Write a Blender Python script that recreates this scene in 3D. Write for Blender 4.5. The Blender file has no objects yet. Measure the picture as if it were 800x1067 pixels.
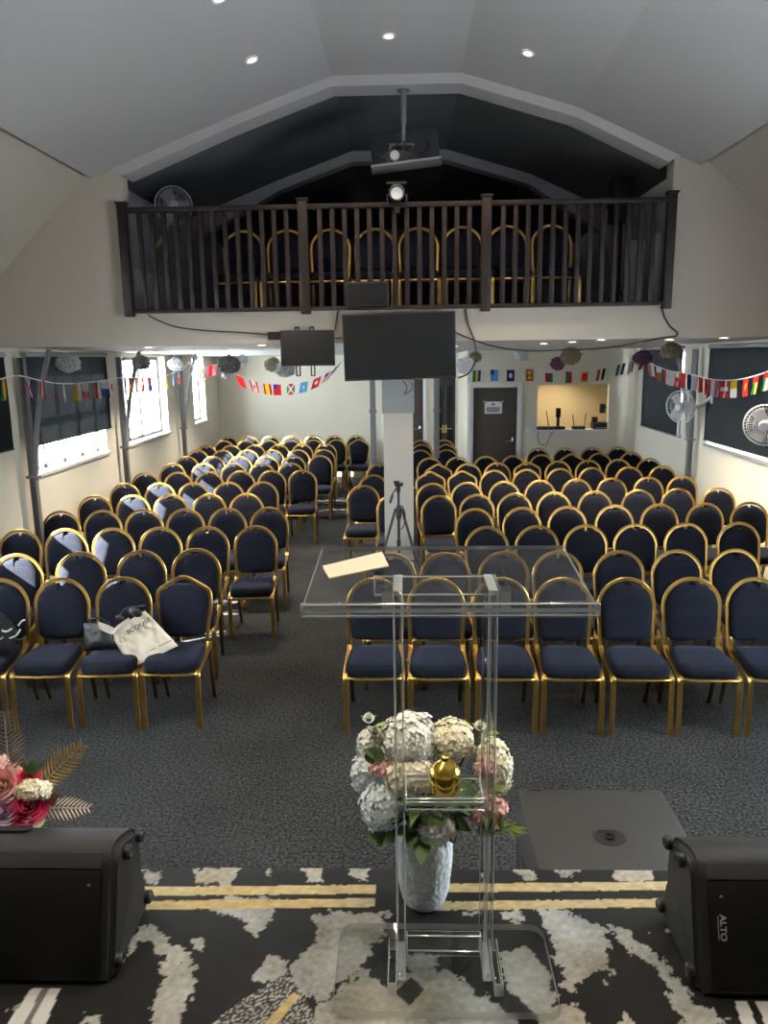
import bpy, bmesh, math, random
from mathutils import Vector, Matrix, noise
random.seed(7)
scene = bpy.context.scene
col = scene.collection
PI = math.pi
R = math.radians

# ------------------------------------------------------------------ camera
F = 800.0; CX, CY = 400.0, 533.5
CAM = Vector((0, 0, 2.47))
ROT = Matrix.Rotation(R(1.8), 3, 'Z') @ Matrix.Rotation(R(90 - 11.5), 3, 'X') @ Matrix.Rotation(R(-0.8), 3, 'Z')
cd = bpy.data.cameras.new('camera'); cam = bpy.data.objects.new('camera', cd); col.objects.link(cam)
cam.matrix_world = Matrix.Translation(CAM) @ ROT.to_4x4()
cd.sensor_fit = 'VERTICAL'; cd.sensor_height = 36; cd.lens = 36 * F / 1067; cd.clip_start = 0.05; cd.clip_end = 200
scene.camera = cam

def ray(x, y): return ROT @ Vector(((x - CX) / F, -(y - CY) / F, -1))
def onz(x, y, z): d = ray(x, y); return CAM + d * ((z - CAM.z) / d.z)
def ony(x, y, Y): d = ray(x, y); return CAM + d * (Y / d.y)
def onx(x, y, X): d = ray(x, y); return CAM + d * (X / d.x)

# ------------------------------------------------------------------ materials
def srgb(c):
    return tuple(((v / 255) / 12.92 if v / 255 <= 0.04045 else ((v / 255 + 0.055) / 1.055) ** 2.4) for v in c)

def mat(name, color, rough=0.6, metal=0.0, spec=0.5, bump=None, vary=None, sheen=0.0, trans=0.0, ior=1.45, emit=None, estr=0.0, coat=0.0):
    m = bpy.data.materials.new(name); m.use_nodes = True
    nt = m.node_tree; b = nt.nodes['Principled BSDF']
    b.inputs['Base Color'].default_value = (*color, 1)
    b.inputs['Roughness'].default_value = rough; b.inputs['Metallic'].default_value = metal
    b.inputs['Specular IOR Level'].default_value = spec; b.inputs['IOR'].default_value = ior
    b.inputs['Transmission Weight'].default_value = trans
    b.inputs['Sheen Weight'].default_value = sheen; b.inputs['Coat Weight'].default_value = coat
    if emit:
        b.inputs['Emission Color'].default_value = (*emit, 1); b.inputs['Emission Strength'].default_value = estr
    if vary or bump:
        tc = nt.nodes.new('ShaderNodeTexCoord')
    if vary:   # (scale, colour2, lo, hi)
        n = nt.nodes.new('ShaderNodeTexNoise'); n.inputs['Scale'].default_value = vary[0]; n.inputs['Detail'].default_value = 6
        r = nt.nodes.new('ShaderNodeValToRGB')
        r.color_ramp.elements[0].position = vary[2]; r.color_ramp.elements[1].position = vary[3]
        r.color_ramp.elements[0].color = (*color, 1); r.color_ramp.elements[1].color = (*vary[1], 1)
        nt.links.new(tc.outputs['Object'], n.inputs['Vector']); nt.links.new(n.outputs['Fac'], r.inputs['Fac'])
        nt.links.new(r.outputs['Color'], b.inputs['Base Color'])
    if bump:   # (scale, strength)
        n2 = nt.nodes.new('ShaderNodeTexNoise'); n2.inputs['Scale'].default_value = bump[0]; n2.inputs['Detail'].default_value = 4
        bp = nt.nodes.new('ShaderNodeBump'); bp.inputs['Strength'].default_value = bump[1]; bp.inputs['Distance'].default_value = 0.01
        nt.links.new(tc.outputs['Object'], n2.inputs['Vector']); nt.links.new(n2.outputs['Fac'], bp.inputs['Height'])
        nt.links.new(bp.outputs['Normal'], b.inputs['Normal'])
    return m

M = {}
M['wall'] = mat('cream_paint', (.70, .65, .54), .85, spec=.2, vary=(1.2, (.74, .69, .58), .35, .65), bump=(60, .05))
M['fascia'] = mat('fascia_paint', (.47, .42, .35), .8, spec=.2, bump=(50, .05))
M['vault'] = mat('vault_paint', (.46, .435, .425), .8, spec=.2, bump=(40, .05))
M['gallery_dark'] = mat('gallery_unlit_grey', (.13, .125, .125), .85, spec=.15)  # vault grey darkened; the gallery's lack of light is put into the colour
M['gallery_wall'] = mat('gallery_wall_paint', (.5, .5, .5), .85, spec=.15)
M['ceil'] = mat('ceiling_paint', (.74, .72, .68), .8, spec=.2)
M['white'] = mat('white_gloss', (.8, .8, .78), .35)
M['white_plastic'] = mat('white_plastic', (.75, .76, .78), .4)
M['grey_plastic'] = mat('grey_plastic', (.35, .36, .37), .5)
M['black'] = mat('black_plastic', (.012, .012, .014), .45)
M['black_matte'] = mat('black_matte', (.016, .016, .018), .75, bump=(300, .15))
M['speaker'] = mat('speaker_shell', (.0095, .010, .0115), .55, bump=(420, .25))
M['screen'] = mat('screen_glass', (.012, .012, .012), .22, spec=.4)
M['blind'] = mat('blind_fabric', (.030, .032, .034), .9, spec=.1, vary=(3, (.036, .038, .040), .3, .7))
M['timber_dark'] = mat('dark_stained_timber', (.012, .007, .006), .5, spec=.3, vary=(14, (.018, .010, .008), .35, .7))
M['door_brown'] = mat('brown_door', (.06, .047, .042), .55, vary=(9, (.07, .055, .05), .3, .7))
M['door_dark'] = mat('dark_door_glass', (.03, .03, .032), .3)
M['steel'] = mat('grey_painted_steel', (.16, .16, .165), .5)
M['chrome'] = mat('chrome', (.8, .8, .8), .18, 1.0)
M['brass'] = mat('brass', (.8, .6, .25), .3, 1.0)
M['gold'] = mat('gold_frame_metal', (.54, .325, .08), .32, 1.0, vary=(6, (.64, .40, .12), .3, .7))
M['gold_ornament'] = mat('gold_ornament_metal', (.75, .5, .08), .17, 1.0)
M['gold_shaded'] = mat('shaded_frame_metal', (.26, .16, .06), .4, 1.0)  # frame gold darkened to carry the shade on the rear legs
M['carpet'] = mat('grey_carpet', (.05, .052, .056), .95, spec=.1)
M['paper'] = mat('cream_paper', (.60, .56, .44), .7)
M['white_paper'] = mat('white_paper', (.8, .8, .8), .7)
M['ink'] = mat('black_ink', (.02, .02, .022), .7)
M['yellow_tape'] = mat('yellow_tape', (.75, .55, .08), .6)
M['tote'] = mat('cream_canvas', (.72, .67, .57), .9, bump=(220, .3))
M['leather'] = mat('black_leather', (.009, .010, .0105), .42, bump=(160, .25))
M['cloth_dark'] = mat('dark_cloth', (.012, .013, .017), .85)
M['cord_white'] = mat('white_cord', (.8, .8, .78), .6)
M['cable'] = mat('black_cable', (.012, .012, .013), .5)
M['yellow_wall'] = mat('yellow_room_paint', (.78, .62, .34), .85, vary=(2, (.8, .66, .4), .3, .7))
M['vase'] = mat('vase_ceramic', (.58, .6, .6), .6)
M['petal_white'] = mat('white_petals', (.82, .82, .76), .7, sheen=.2)
M['petal_cream'] = mat('cream_petals', (.85, .8, .6), .7, sheen=.2)
M['petal_blue'] = mat('cool_white_petals', (.74, .8, .84), .7, sheen=.2)
M['petal_pink'] = mat('pale_pink_petals', (.75, .42, .38), .7)
M['petal_rose'] = mat('rose_petals', (.62, .05, .14), .65)
M['petal_blush'] = mat('blush_petals', (.85, .5, .46), .65)
M['petal_lilac'] = mat('lilac_petals', (.6, .4, .6), .65)
M['leaf'] = mat('green_leaf', (.055, .11, .03), .5, vary=(20, (.09, .16, .05), .3, .7))
M['leaf_light'] = mat('lime_leaf', (.25, .36, .07), .5)
M['leaf_gold'] = mat('gilded_leaf', (.5, .32, .12), .4, .7)
M['leaf_grey'] = mat('silvered_leaf', (.4, .33, .28), .45, .6)
M['stem'] = mat('green_stem', (.08, .13, .04), .6)
M['pom_grey'] = mat('grey_tissue', (.2, .2, .19), .8)
M['pom_white'] = mat('white_tissue', (.72, .73, .73), .8)
M['pom_gold'] = mat('olive_gold_tissue', (.22, .19, .12), .6)
M['pom_purple'] = mat('purple_tissue', (.13, .045, .09), .8)
M['pom_silver'] = mat('silver_tissue', (.45, .46, .45), .6)
M['lamp'] = mat('lamp_lens', (.9, .9, .85), .5, emit=(1, .9, .74), estr=14)
M['spot_lens'] = mat('spot_lens', (.5, .5, .5), .2, emit=(1, .95, .85), estr=.35)
M['led_blue'] = mat('blue_led', (.1, .1, .5), .5, emit=(.15, .15, 1), estr=1.5)
M['clay'] = mat('roof_exterior', (.5, .5, .5), .9)

def pane_mat():
    m = bpy.data.materials.new('window_pane'); m.use_nodes = True; nt = m.node_tree
    nt.nodes.remove(nt.nodes['Principled BSDF'])
    t = nt.nodes.new('ShaderNodeBsdfTransparent'); t.inputs[0].default_value = (.93, .95, .95, 1)
    g = nt.nodes.new('ShaderNodeBsdfGlossy'); g.inputs['Roughness'].default_value = .05
    x = nt.nodes.new('ShaderNodeMixShader'); x.inputs[0].default_value = .06
    nt.links.new(t.outputs[0], x.inputs[1]); nt.links.new(g.outputs[0], x.inputs[2])
    nt.links.new(x.outputs[0], nt.nodes['Material Output'].inputs[0]); return m
M['pane'] = pane_mat()
def acrylic_mat(name, tint, haze, ior, rough):
    m = bpy.data.materials.new(name); m.use_nodes = True; nt = m.node_tree; nt.nodes.remove(nt.nodes['Principled BSDF'])
    t = nt.nodes.new('ShaderNodeBsdfTransparent'); t.inputs[0].default_value = (*tint, 1)
    d = nt.nodes.new('ShaderNodeBsdfDiffuse'); d.inputs[0].default_value = (.85, .9, .92, 1)
    x0 = nt.nodes.new('ShaderNodeMixShader'); x0.inputs[0].default_value = haze
    g = nt.nodes.new('ShaderNodeBsdfGlossy'); g.inputs['Roughness'].default_value = rough
    lw = nt.nodes.new('ShaderNodeLayerWeight'); lw.inputs['Blend'].default_value = .5
    pw = nt.nodes.new('ShaderNodeMath'); pw.operation = 'POWER'; pw.inputs[1].default_value = 4.0
    fr = nt.nodes.new('ShaderNodeMath'); fr.operation = 'MULTIPLY_ADD'; fr.inputs[1].default_value = .6; fr.inputs[2].default_value = ior
    nt.links.new(lw.outputs['Facing'], pw.inputs[0]); nt.links.new(pw.outputs[0], fr.inputs[0])
    x = nt.nodes.new('ShaderNodeMixShader')
    nt.links.new(t.outputs[0], x0.inputs[1]); nt.links.new(d.outputs[0], x0.inputs[2])
    nt.links.new(fr.outputs[0], x.inputs[0]); nt.links.new(x0.outputs[0], x.inputs[1]); nt.links.new(g.outputs[0], x.inputs[2])
    nt.links.new(x.outputs[0], nt.nodes['Material Output'].inputs[0]); return m
M['acrylic'] = acrylic_mat('clear_acrylic', (.98, .988, .988), .003, .035, .03)
def edge_mat():
    m = bpy.data.materials.new('acrylic_edge'); m.use_nodes = True; nt = m.node_tree; nt.nodes.remove(nt.nodes['Principled BSDF'])
    t = nt.nodes.new('ShaderNodeBsdfTransparent'); t.inputs[0].default_value = (.9, .93, .94, 1)
    rf = nt.nodes.new('ShaderNodeBsdfRefraction'); rf.inputs['IOR'].default_value = 1.3; rf.inputs['Roughness'].default_value = .05; rf.inputs[0].default_value = (.95, .97, .98, 1)
    g = nt.nodes.new('ShaderNodeBsdfGlossy'); g.inputs['Roughness'].default_value = .1
    d = nt.nodes.new('ShaderNodeBsdfDiffuse'); d.inputs[0].default_value = (.85, .9, .92, 1)  # white diffuse paints in the brightness edges get from internal reflection
    a = nt.nodes.new('ShaderNodeMixShader'); a.inputs[0].default_value = .38
    b = nt.nodes.new('ShaderNodeMixShader'); b.inputs[0].default_value = .55
    c = nt.nodes.new('ShaderNodeMixShader'); c.inputs[0].default_value = .62
    nt.links.new(t.outputs[0], a.inputs[1]); nt.links.new(rf.outputs[0], a.inputs[2])
    nt.links.new(g.outputs[0], b.inputs[1]); nt.links.new(d.outputs[0], b.inputs[2])
    nt.links.new(a.outputs[0], c.inputs[1]); nt.links.new(b.outputs[0], c.inputs[2])
    nt.links.new(c.outputs[0], nt.nodes['Material Output'].inputs[0]); return m
M['acrylic_edge'] = edge_mat()
def sun_diffuser():
    m = bpy.data.materials.new('sun_diffuser_pane'); m.use_nodes = True; nt = m.node_tree; nt.nodes.remove(nt.nodes['Principled BSDF'])
    t = nt.nodes.new('ShaderNodeBsdfTranslucent'); t.inputs[0].default_value = (.75, .77, .78, 1)
    nt.links.new(t.outputs[0], nt.nodes['Material Output'].inputs[0]); return m
M['sun_diffuser'] = sun_diffuser()  # diffusing glass added in the unseen first left window to soften the sun

def attr_mat(name, rough=.8, bump=None):
    m = mat(name, (.5, .5, .5), rough, spec=.25, bump=bump); nt = m.node_tree
    a = nt.nodes.new('ShaderNodeAttribute'); a.attribute_name = 'dye'
    nt.links.new(a.outputs['Color'], nt.nodes['Principled BSDF'].inputs['Base Color']); return m
M['flag'] = attr_mat('printed_flag_cloth', .85)
M['rug'] = attr_mat('cowhide_print_carpet', .6, bump=(500, .35))

def fabric_mat():
    m = mat('navy_dotted_fabric', (.013, .018, .045), .9, spec=.2, sheen=.07, bump=(400, .12)); nt = m.node_tree
    b = nt.nodes['Principled BSDF']; b.inputs['Sheen Roughness'].default_value = .5; b.inputs['Sheen Tint'].default_value = (.45, .55, .9, 1)
    tc = nt.nodes.new('ShaderNodeTexCoord'); mp = nt.nodes.new('ShaderNodeMapping'); mp.inputs['Scale'].default_value = (48, 48, 48)
    v = nt.nodes.new('ShaderNodeTexVoronoi'); v.inputs['Scale'].default_value = 1.0; v.inputs['Randomness'].default_value = .1
    r = nt.nodes.new('ShaderNodeValToRGB'); r.color_ramp.interpolation = 'LINEAR'
    r.color_ramp.elements[0].position = .2; r.color_ramp.elements[0].color = (.014, .0165, .030, 1)
    r.color_ramp.elements[1].position = .30; r.color_ramp.elements[1].color = (.003, .0038, .009, 1)
    nt.links.new(tc.outputs['Object'], mp.inputs['Vector']); nt.links.new(mp.outputs[0], v.inputs['Vector'])
    nt.links.new(v.outputs['Distance'], r.inputs['Fac']); nt.links.new(r.outputs['Color'], b.inputs['Base Color'])
    return m
M['fabric'] = fabric_mat()

def carpet_mat():
    m = M['carpet']; nt = m.node_tree; b = nt.nodes['Principled BSDF']
    tc = nt.nodes.new('ShaderNodeTexCoord')
    n1 = nt.nodes.new('ShaderNodeTexNoise'); n1.inputs['Scale'].default_value = 58; n1.inputs['Detail'].default_value = 8; n1.inputs['Roughness'].default_value = .75
    n2 = nt.nodes.new('ShaderNodeTexNoise'); n2.inputs['Scale'].default_value = 1.6; n2.inputs['Detail'].default_value = 4
    r = nt.nodes.new('ShaderNodeValToRGB')
    r.color_ramp.elements[0].position = .42; r.color_ramp.elements[0].color = (.0065, .0077, .0085, 1)
    r.color_ramp.elements[1].position = .64; r.color_ramp.elements[1].color = (.085, .085, .086, 1)
    mx = nt.nodes.new('ShaderNodeMix'); mx.data_type = 'RGBA'; mx.blend_type = 'MULTIPLY'; mx.inputs['Factor'].default_value = .35
    r2 = nt.nodes.new('ShaderNodeValToRGB'); r2.color_ramp.elements[0].position = .3; r2.color_ramp.elements[1].position = .7
    nt.links.new(tc.outputs['Object'], n1.inputs['Vector']); nt.links.new(tc.outputs['Object'], n2.inputs['Vector'])
    nt.links.new(n1.outputs['Fac'], r.inputs['Fac']); nt.links.new(n2.outputs['Fac'], r2.inputs['Fac'])
    nt.links.new(r.outputs['Color'], mx.inputs['A']); nt.links.new(r2.outputs['Color'], mx.inputs['B'])
    nt.links.new(mx.outputs['Result'], b.inputs['Base Color'])
    bp = nt.nodes.new('ShaderNodeBump'); bp.inputs['Strength'].default_value = .6; bp.inputs['Distance'].default_value = .006
    nt.links.new(n1.outputs['Fac'], bp.inputs['Height']); nt.links.new(bp.outputs['Normal'], b.inputs['Normal'])
carpet_mat()

# ------------------------------------------------------------------ mesh helpers
def obj(name, bm, m, parent=None, smooth=True, angle=40):
    me = bpy.data.meshes.new(name)
    bmesh.ops.recalc_face_normals(bm, faces=bm.faces[:])
    bm.to_mesh(me); bm.free()
    for mm in (m if isinstance(m, (list, tuple)) else [m]): me.materials.append(mm)
    if smooth:
        me.polygons.foreach_set('use_smooth', [True] * len(me.polygons))
        me.set_sharp_from_angle(angle=R(angle))
    o = bpy.data.objects.new(name, me); col.objects.link(o)
    if parent is not None: o.parent = parent
    return o

def thing(name, label, cat, loc=(0, 0, 0), rz=0.0, group=None):
    o = bpy.data.objects.new(name, None); col.objects.link(o); o.empty_display_size = .1
    o.location = loc; o.rotation_euler = (0, 0, rz); o['label'] = label; o['category'] = cat
    if group: o['group'] = group
    return o

def tag(o, label, cat, group=None):
    o['label'] = label; o['category'] = cat
    if group: o['group'] = group
    return o

def struct(name, bm, m, smooth=False):
    o = obj(name, bm, m, smooth=smooth); o['kind'] = 'structure'; return o

def box(bm, a, b, mi=0, bev=0.0, mtx=None):
    a = Vector(a); b = Vector(b)
    vs = [bm.verts.new((x, y, z)) for x in (a.x, b.x) for y in (a.y, b.y) for z in (a.z, b.z)]
    fs = [bm.faces.new([vs[i] for i in q]) for q in ((0, 1, 3, 2), (4, 6, 7, 5), (0, 4, 5, 1), (2, 3, 7, 6), (0, 2, 6, 4), (1, 5, 7, 3))]
    for f in fs: f.material_index = mi
    if bev:
        es = list({e for f in fs for e in f.edges})
        r = bmesh.ops.bevel(bm, geom=es, offset=bev, segments=2, profile=.5, affect='EDGES', clamp_overlap=True)
        vs = list({v for v in r['verts']} | {v for f in r['faces'] for v in f.verts})
    if mtx is not None:
        for v in vs: v.co = mtx @ v.co
    return vs

def prism(bm, poly, y0, y1, axis='y', mi=0):
    """extrude a polygon (u,v) along an axis: y -> (u,y,v); x -> (x,u,v); z -> (u,v,z)"""
    def P(u, v, t): return (u, t, v) if axis == 'y' else ((t, u, v) if axis == 'x' else (u, v, t))
    A = [bm.verts.new(P(u, v, y0)) for u, v in poly]; B = [bm.verts.new(P(u, v, y1)) for u, v in poly]
    n = len(poly); fs = [bm.faces.new(A[::-1]), bm.faces.new(B)]
    for i in range(n): fs.append(bm.faces.new((A[i], A[(i + 1) % n], B[(i + 1) % n], B[i])))
    for f in fs: f.material_index = mi
    return A + B

def sweep(bm, pts, prof, ref=(0, 1, 0), closed=False, mi=0, scales=None):
    """sweep a closed 2D profile along pts; profile x runs along t x ref, profile y along ref"""
    pts = [Vector(p) for p in pts]; ref = Vector(ref); rings = []; n = len(pts)
    for i, p in enumerate(pts):
        a = pts[i - 1] if (i > 0 or closed) else p; b = pts[(i + 1) % n] if (i < n - 1 or closed) else p
        t = (b - a).normalized()
        bb = (ref - t * ref.dot(t))
        if bb.length < 1e-4: bb = Vector((1, 0, 0)) - t * t.x
        bb.normalize(); nn = t.cross(bb)
        s = scales[i] if scales else 1.0
        rings.append([bm.verts.new(p + nn * (u * s) + bb * (v * s)) for u, v in prof])
    k = len(prof)
    for i in range(n if closed else n - 1):
        r0, r1 = rings[i], rings[(i + 1) % n]
        for j in range(k):
            f = bm.faces.new((r0[j], r0[(j + 1) % k], r1[(j + 1) % k], r1[j])); f.material_index = mi
    if not closed:
        for r in (rings[0][::-1], rings[-1]):
            f = bm.faces.new(r); f.material_index = mi
    return rings

def circ(r, n=8): return [(r * math.cos(2 * PI * i / n), r * math.sin(2 * PI * i / n)) for i in range(n)]
def tube(bm, pts, r, n=8, mi=0, closed=False, scales=None):
    pts = [Vector(p) for p in pts]
    d = (pts[-1] - pts[0]) if not closed else Vector((0, 0, 1))
    ref = Vector((0, 0, 1)) if abs(d.normalized().z) < .7 else Vector((0, 1, 0))
    return sweep(bm, pts, circ(r, n), ref, closed, mi, scales)

def lathe(bm, prof, n=24, c=(0, 0, 0), axis='z', mi=0, caps=True):
    """prof: list of (r,h)"""
    c = Vector(c); rings = []
    for r, h in prof:
        ring = []
        for i in range(n):
            a = 2 * PI * i / n; u, v = r * math.cos(a), r * math.sin(a)
            p = {'z': (u, v, h), 'y': (u, h, v), 'x': (h, u, v)}[axis]
            ring.append(bm.verts.new(c + Vector(p)))
        rings.append(ring)
    for a, b in zip(rings, rings[1:]):
        for i in range(n):
            f = bm.faces.new((a[i], a[(i + 1) % n], b[(i + 1) % n], b[i])); f.material_index = mi
    if caps:
        for r in (rings[0][::-1], rings[-1]):
            f = bm.faces.new(r); f.material_index = mi
    return rings

def NB(): return bmesh.new()
def smooth_path(pts, sub=6):
    """Catmull-Rom"""
    P = [Vector(p) for p in pts]; out = []
    for i in range(len(P) - 1):
        p0 = P[max(i - 1, 0)]; p1 = P[i]; p2 = P[i + 1]; p3 = P[min(i + 2, len(P) - 1)]
        for k in range(sub):
            t = k / sub
            out.append(.5 * ((2 * p1) + (p2 - p0) * t + (2 * p0 - 5 * p1 + 4 * p2 - p3) * t * t + (3 * p1 - p0 - 3 * p2 + p3) * t ** 3))
    out.append(P[-1]); return out

def text_mesh(s, size, depth=.001):
    cu = bpy.data.curves.new('lettering', 'FONT'); cu.body = s; cu.size = size; cu.extrude = depth; cu.offset = size * .022; cu.align_x = 'CENTER'; cu.align_y = 'CENTER'
    o = bpy.data.objects.new('lettering', cu); col.objects.link(o)
    dg = bpy.context.evaluated_depsgraph_get(); me = bpy.data.meshes.new_from_object(o.evaluated_get(dg))
    bpy.data.objects.remove(o); return me

def text_obj(name, s, size, m, parent, mtx, depth=.0006):
    me = text_mesh(s, size, depth); me.materials.clear(); me.materials.append(m)
    o = bpy.data.objects.new(name, me); col.objects.link(o)
    o.parent = parent; o.matrix_local = mtx; return o

ORD = ['zeroth', 'first', 'second', 'third', 'fourth', 'fifth', 'sixth', 'seventh', 'eighth', 'ninth', 'tenth', 'eleventh', 'twelfth', 'thirteenth', 'fourteenth']

# ------------------------------------------------------------------ the building
XL, XR = -3.9, 3.9
GY = 7.4                   # gallery front
YB, YM, YR = 15.95, 15.7, 13.25   # back walls: left part, middle part, projecting room on the right
STAGE_Y, STAGE_Z = 2.10, .92
Y0 = -3.0
WT = .22

bm = NB(); box(bm, (XL - WT, Y0, -.1), (XR + WT, YB + .3, 0)); struct('floor', bm, M['carpet'])

def wall_x(name, x0, x1, y0, y1, z0, z1, holes, m):
    """wall in an x plane with rectangular holes (ya,yb,za,zb), one mesh"""
    bm = NB(); ys = sorted({y0, y1, *[h[0] for h in holes], *[h[1] for h in holes]})
    for a, b in zip(ys, ys[1:]):
        h = [q for q in holes if q[0] < (a + b) / 2 < q[1]]
        if not h: box(bm, (x0, a, z0), (x1, b, z1))
        else:
            h = h[0]; box(bm, (x0, a, z0), (x1, b, h[2])); box(bm, (x0, a, h[3]), (x1, b, z1))
    bmesh.ops.remove_doubles(bm, verts=bm.verts[:], dist=1e-4)
    return struct(name, bm, m)
SILL, HEAD = 1.30, 2.50
WL = [(2.3, 4.3), (5.2, 7.05), (7.87, 9.85), (10.62, 12.5), (14.1, 14.9)]
WR = [(2.3, 4.3), (7.75, 10.1), (11.1, 12.82)]
wall_x('wall_left', XL - WT, XL, Y0, YB + .3, 0, 3.3, [(a, b, SILL, HEAD) for a, b in WL], M['wall'])
wall_x('wall_right', XR, XR + WT, Y0, YB + .3, 0, 3.3, [(a, b, SILL, HEAD) for a, b in WR], M['wall'])
bm = NB(); box(bm, (XL - WT, Y0 - .2, 0), (XR + WT, Y0, 5.2)); struct('wall_stage', bm, M['wall'])

# vault: faceted barrel over the hall and gallery
VO = [(-2.62, 4.18), (-1.56, 4.575), (-.645, 4.89), (.50, 4.89), (1.51, 4.595), (2.39, 4.20)]
def vault(name, y0, y1, m, rise=.0, edge=.18):
    bm = NB()
    lo = [(-2.62 - edge, 4.18 - edge * .37 + rise)] + [(x, z + rise) for x, z in VO] + [(2.39 + edge, 4.20 - edge * .45 + rise)]
    up = [(x, z + .14) for x, z in lo]
    prism(bm, lo + up[::-1], y0, y1); return struct(name, bm, m)
vault('ceiling_hall', Y0, GY + .05, M['vault'], edge=.24)
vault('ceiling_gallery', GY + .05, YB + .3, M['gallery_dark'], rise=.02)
# sloping side soffits of the hall
bm = NB(); prism(bm, [(-3.92, 3.14), (-2.78, 4.27), (-2.7, 4.45), (-3.92, 3.4)], Y0, GY + .1); struct('ceiling_side_left', bm, M['fascia'])
bm = NB(); prism(bm, [(3.92, 3.02), (2.55, 4.27), (2.5, 4.45), (3.92, 3.35)], Y0, GY + .1); struct('ceiling_side_right', bm, M['fascia'])
# gallery front wall
FZ0, FZ1 = 2.595, 2.89
bm = NB()
box(bm, (XL, GY, FZ0), (XR, GY + .2, FZ1))
prism(bm, [(XL, FZ1), (-2.60, FZ1), (-2.60, 4.17), (-2.70, 4.33), (-2.85, 4.3), (XL, 3.25)], GY, GY + .2)
prism(bm, [(XR, FZ1), (2.40, FZ1), (2.40, 4.19), (2.5, 4.33), (2.65, 4.3), (XR, 3.15)], GY, GY + .2)
bmesh.ops.remove_doubles(bm, verts=bm.verts[:], dist=1e-4)
struct('wall_gallery_front', bm, M['fascia'])
# portal arch beams
def arch(name, y0, y1, m, t=.085, drop=0):
    bm = NB(); inn = [(-2.56, 4.105)] + [(x, z - t) for x, z in VO[1:-1]] + [(2.34, 4.12)]
    out = [(-2.70, 4.17)] + [(x, z + .05) for x, z in VO] + [(2.47, 4.19)]
    prism(bm, inn + out[::-1], y0, y1); return struct(name, bm, m)
arch('beam_arch_front', GY - .03, GY + .24, M['vault'])
M['beam_grey'] = mat('beam_grey_paint', (.42, .42, .43), .8, spec=.2)
bm = NB(); inn = [(-2.79, 3.3), (-2.66, 3.9)] + [(x, z - .1) for x, z in VO[1:-1]] + [(2.44, 3.9), (2.59, 3.3)]
prism(bm, inn + ([(-2.85, 3.3), (-2.85, 4.17)] + [(x, z + .05) for x, z in VO] + [(2.65, 4.17), (2.65, 3.3)])[::-1], 10.0, 10.2); struct('beam_arch_middle', bm, M['beam_grey'])
# gallery floor, its ceiling below, side walls and back
bm = NB(); box(bm, (XL, GY + .19, 2.66), (XR, YB, 2.78)); struct('floor_gallery', bm, M['carpet'])
bm = NB(); prism(bm, [(GY + .19, 2.60), (YB, 2.505), (YB, 2.65), (GY + .19, 2.65)], XL, XR, axis='x'); struct('ceiling_under_gallery', bm, M['ceil'])
bm = NB(); box(bm, (-2.9, GY + .2, 2.78), (-2.78, YB, 4.3)); struct('wall_gallery_left', bm, M['gallery_wall'])
bm = NB(); box(bm, (2.58, GY + .2, 2.78), (2.7, YB, 4.3)); struct('wall_gallery_right', bm, M['gallery_wall'])
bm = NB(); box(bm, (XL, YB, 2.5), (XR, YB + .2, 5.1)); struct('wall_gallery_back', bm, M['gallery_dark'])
# back walls
bm = NB(); box(bm, (XL, YB, 0), (-1.12, YB + .2, 2.56)); struct('wall_back_left', bm, M['wall'])
bm = NB()
def hole_wall_y(bm, x0, x1, z1, y0, y1, holes):
    xs = sorted({x0, x1, *[h[0] for h in holes], *[h[1] for h in holes]})
    for a, b in zip(xs, xs[1:]):
        h = [q for q in holes if q[0] < (a + b) / 2 < q[1]]
        if not h: box(bm, (a, y0, 0), (b, y1, z1))
        else:
            h = h[0]
            if h[2] > 0: box(bm, (a, y0, 0), (b, y1, h[2]))
            box(bm, (a, y0, h[3]), (b, y1, z1))
hole_wall_y(bm, -1.12, 1.03, 2.56, YM, YM + .2, [(-.42, .33, 0, 2.0), (.54, .985, 0, 2.06)])
struct('wall_back_middle', bm, M['wall'])
bm = NB(); box(bm, (-1.12, YM + .2, 0), (1.0, YM + .24, 2.56)); struct('door_gap_blocker', bm, M['door_dark'])  # unseen backing added to stop bright sky showing through the door gaps
HX0, HX1, HZ0, HZ1 = 2.22, 3.43, 1.187, 1.947
DX0, DX1, DZ = 1.135, 1.88, 1.915
bm = NB(); hole_wall_y(bm, 1.03, XR, 2.56, YR, YR + .12, [(HX0, HX1, HZ0, HZ1), (DX0, DX1, 0, DZ)]); struct('wall_back_right', bm, M['wall'])
bm = NB(); box(bm, (1.03, YR + .12, 0), (1.12, YB, 2.56)); struct('wall_side_room', bm, M['wall'])
bm = NB(); box(bm, (1.1, 14.4, 0), (XR, 14.5, 2.56)); struct('wall_back_office', bm, M['yellow_wall'])
# hatch reveal lining
bm = NB(); box(bm, (HX0 - .0, YR - .005, HZ0 - .025), (HX1, YR + .2, HZ0 - .001)); struct('sill_hatch', bm, M['white'])

# stage
bm = NB(); box(bm, (XL, Y0, 0), (XR, STAGE_Y - .012, STAGE_Z - .02)); struct('stage_floor', bm, M['black_matte'])

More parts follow.
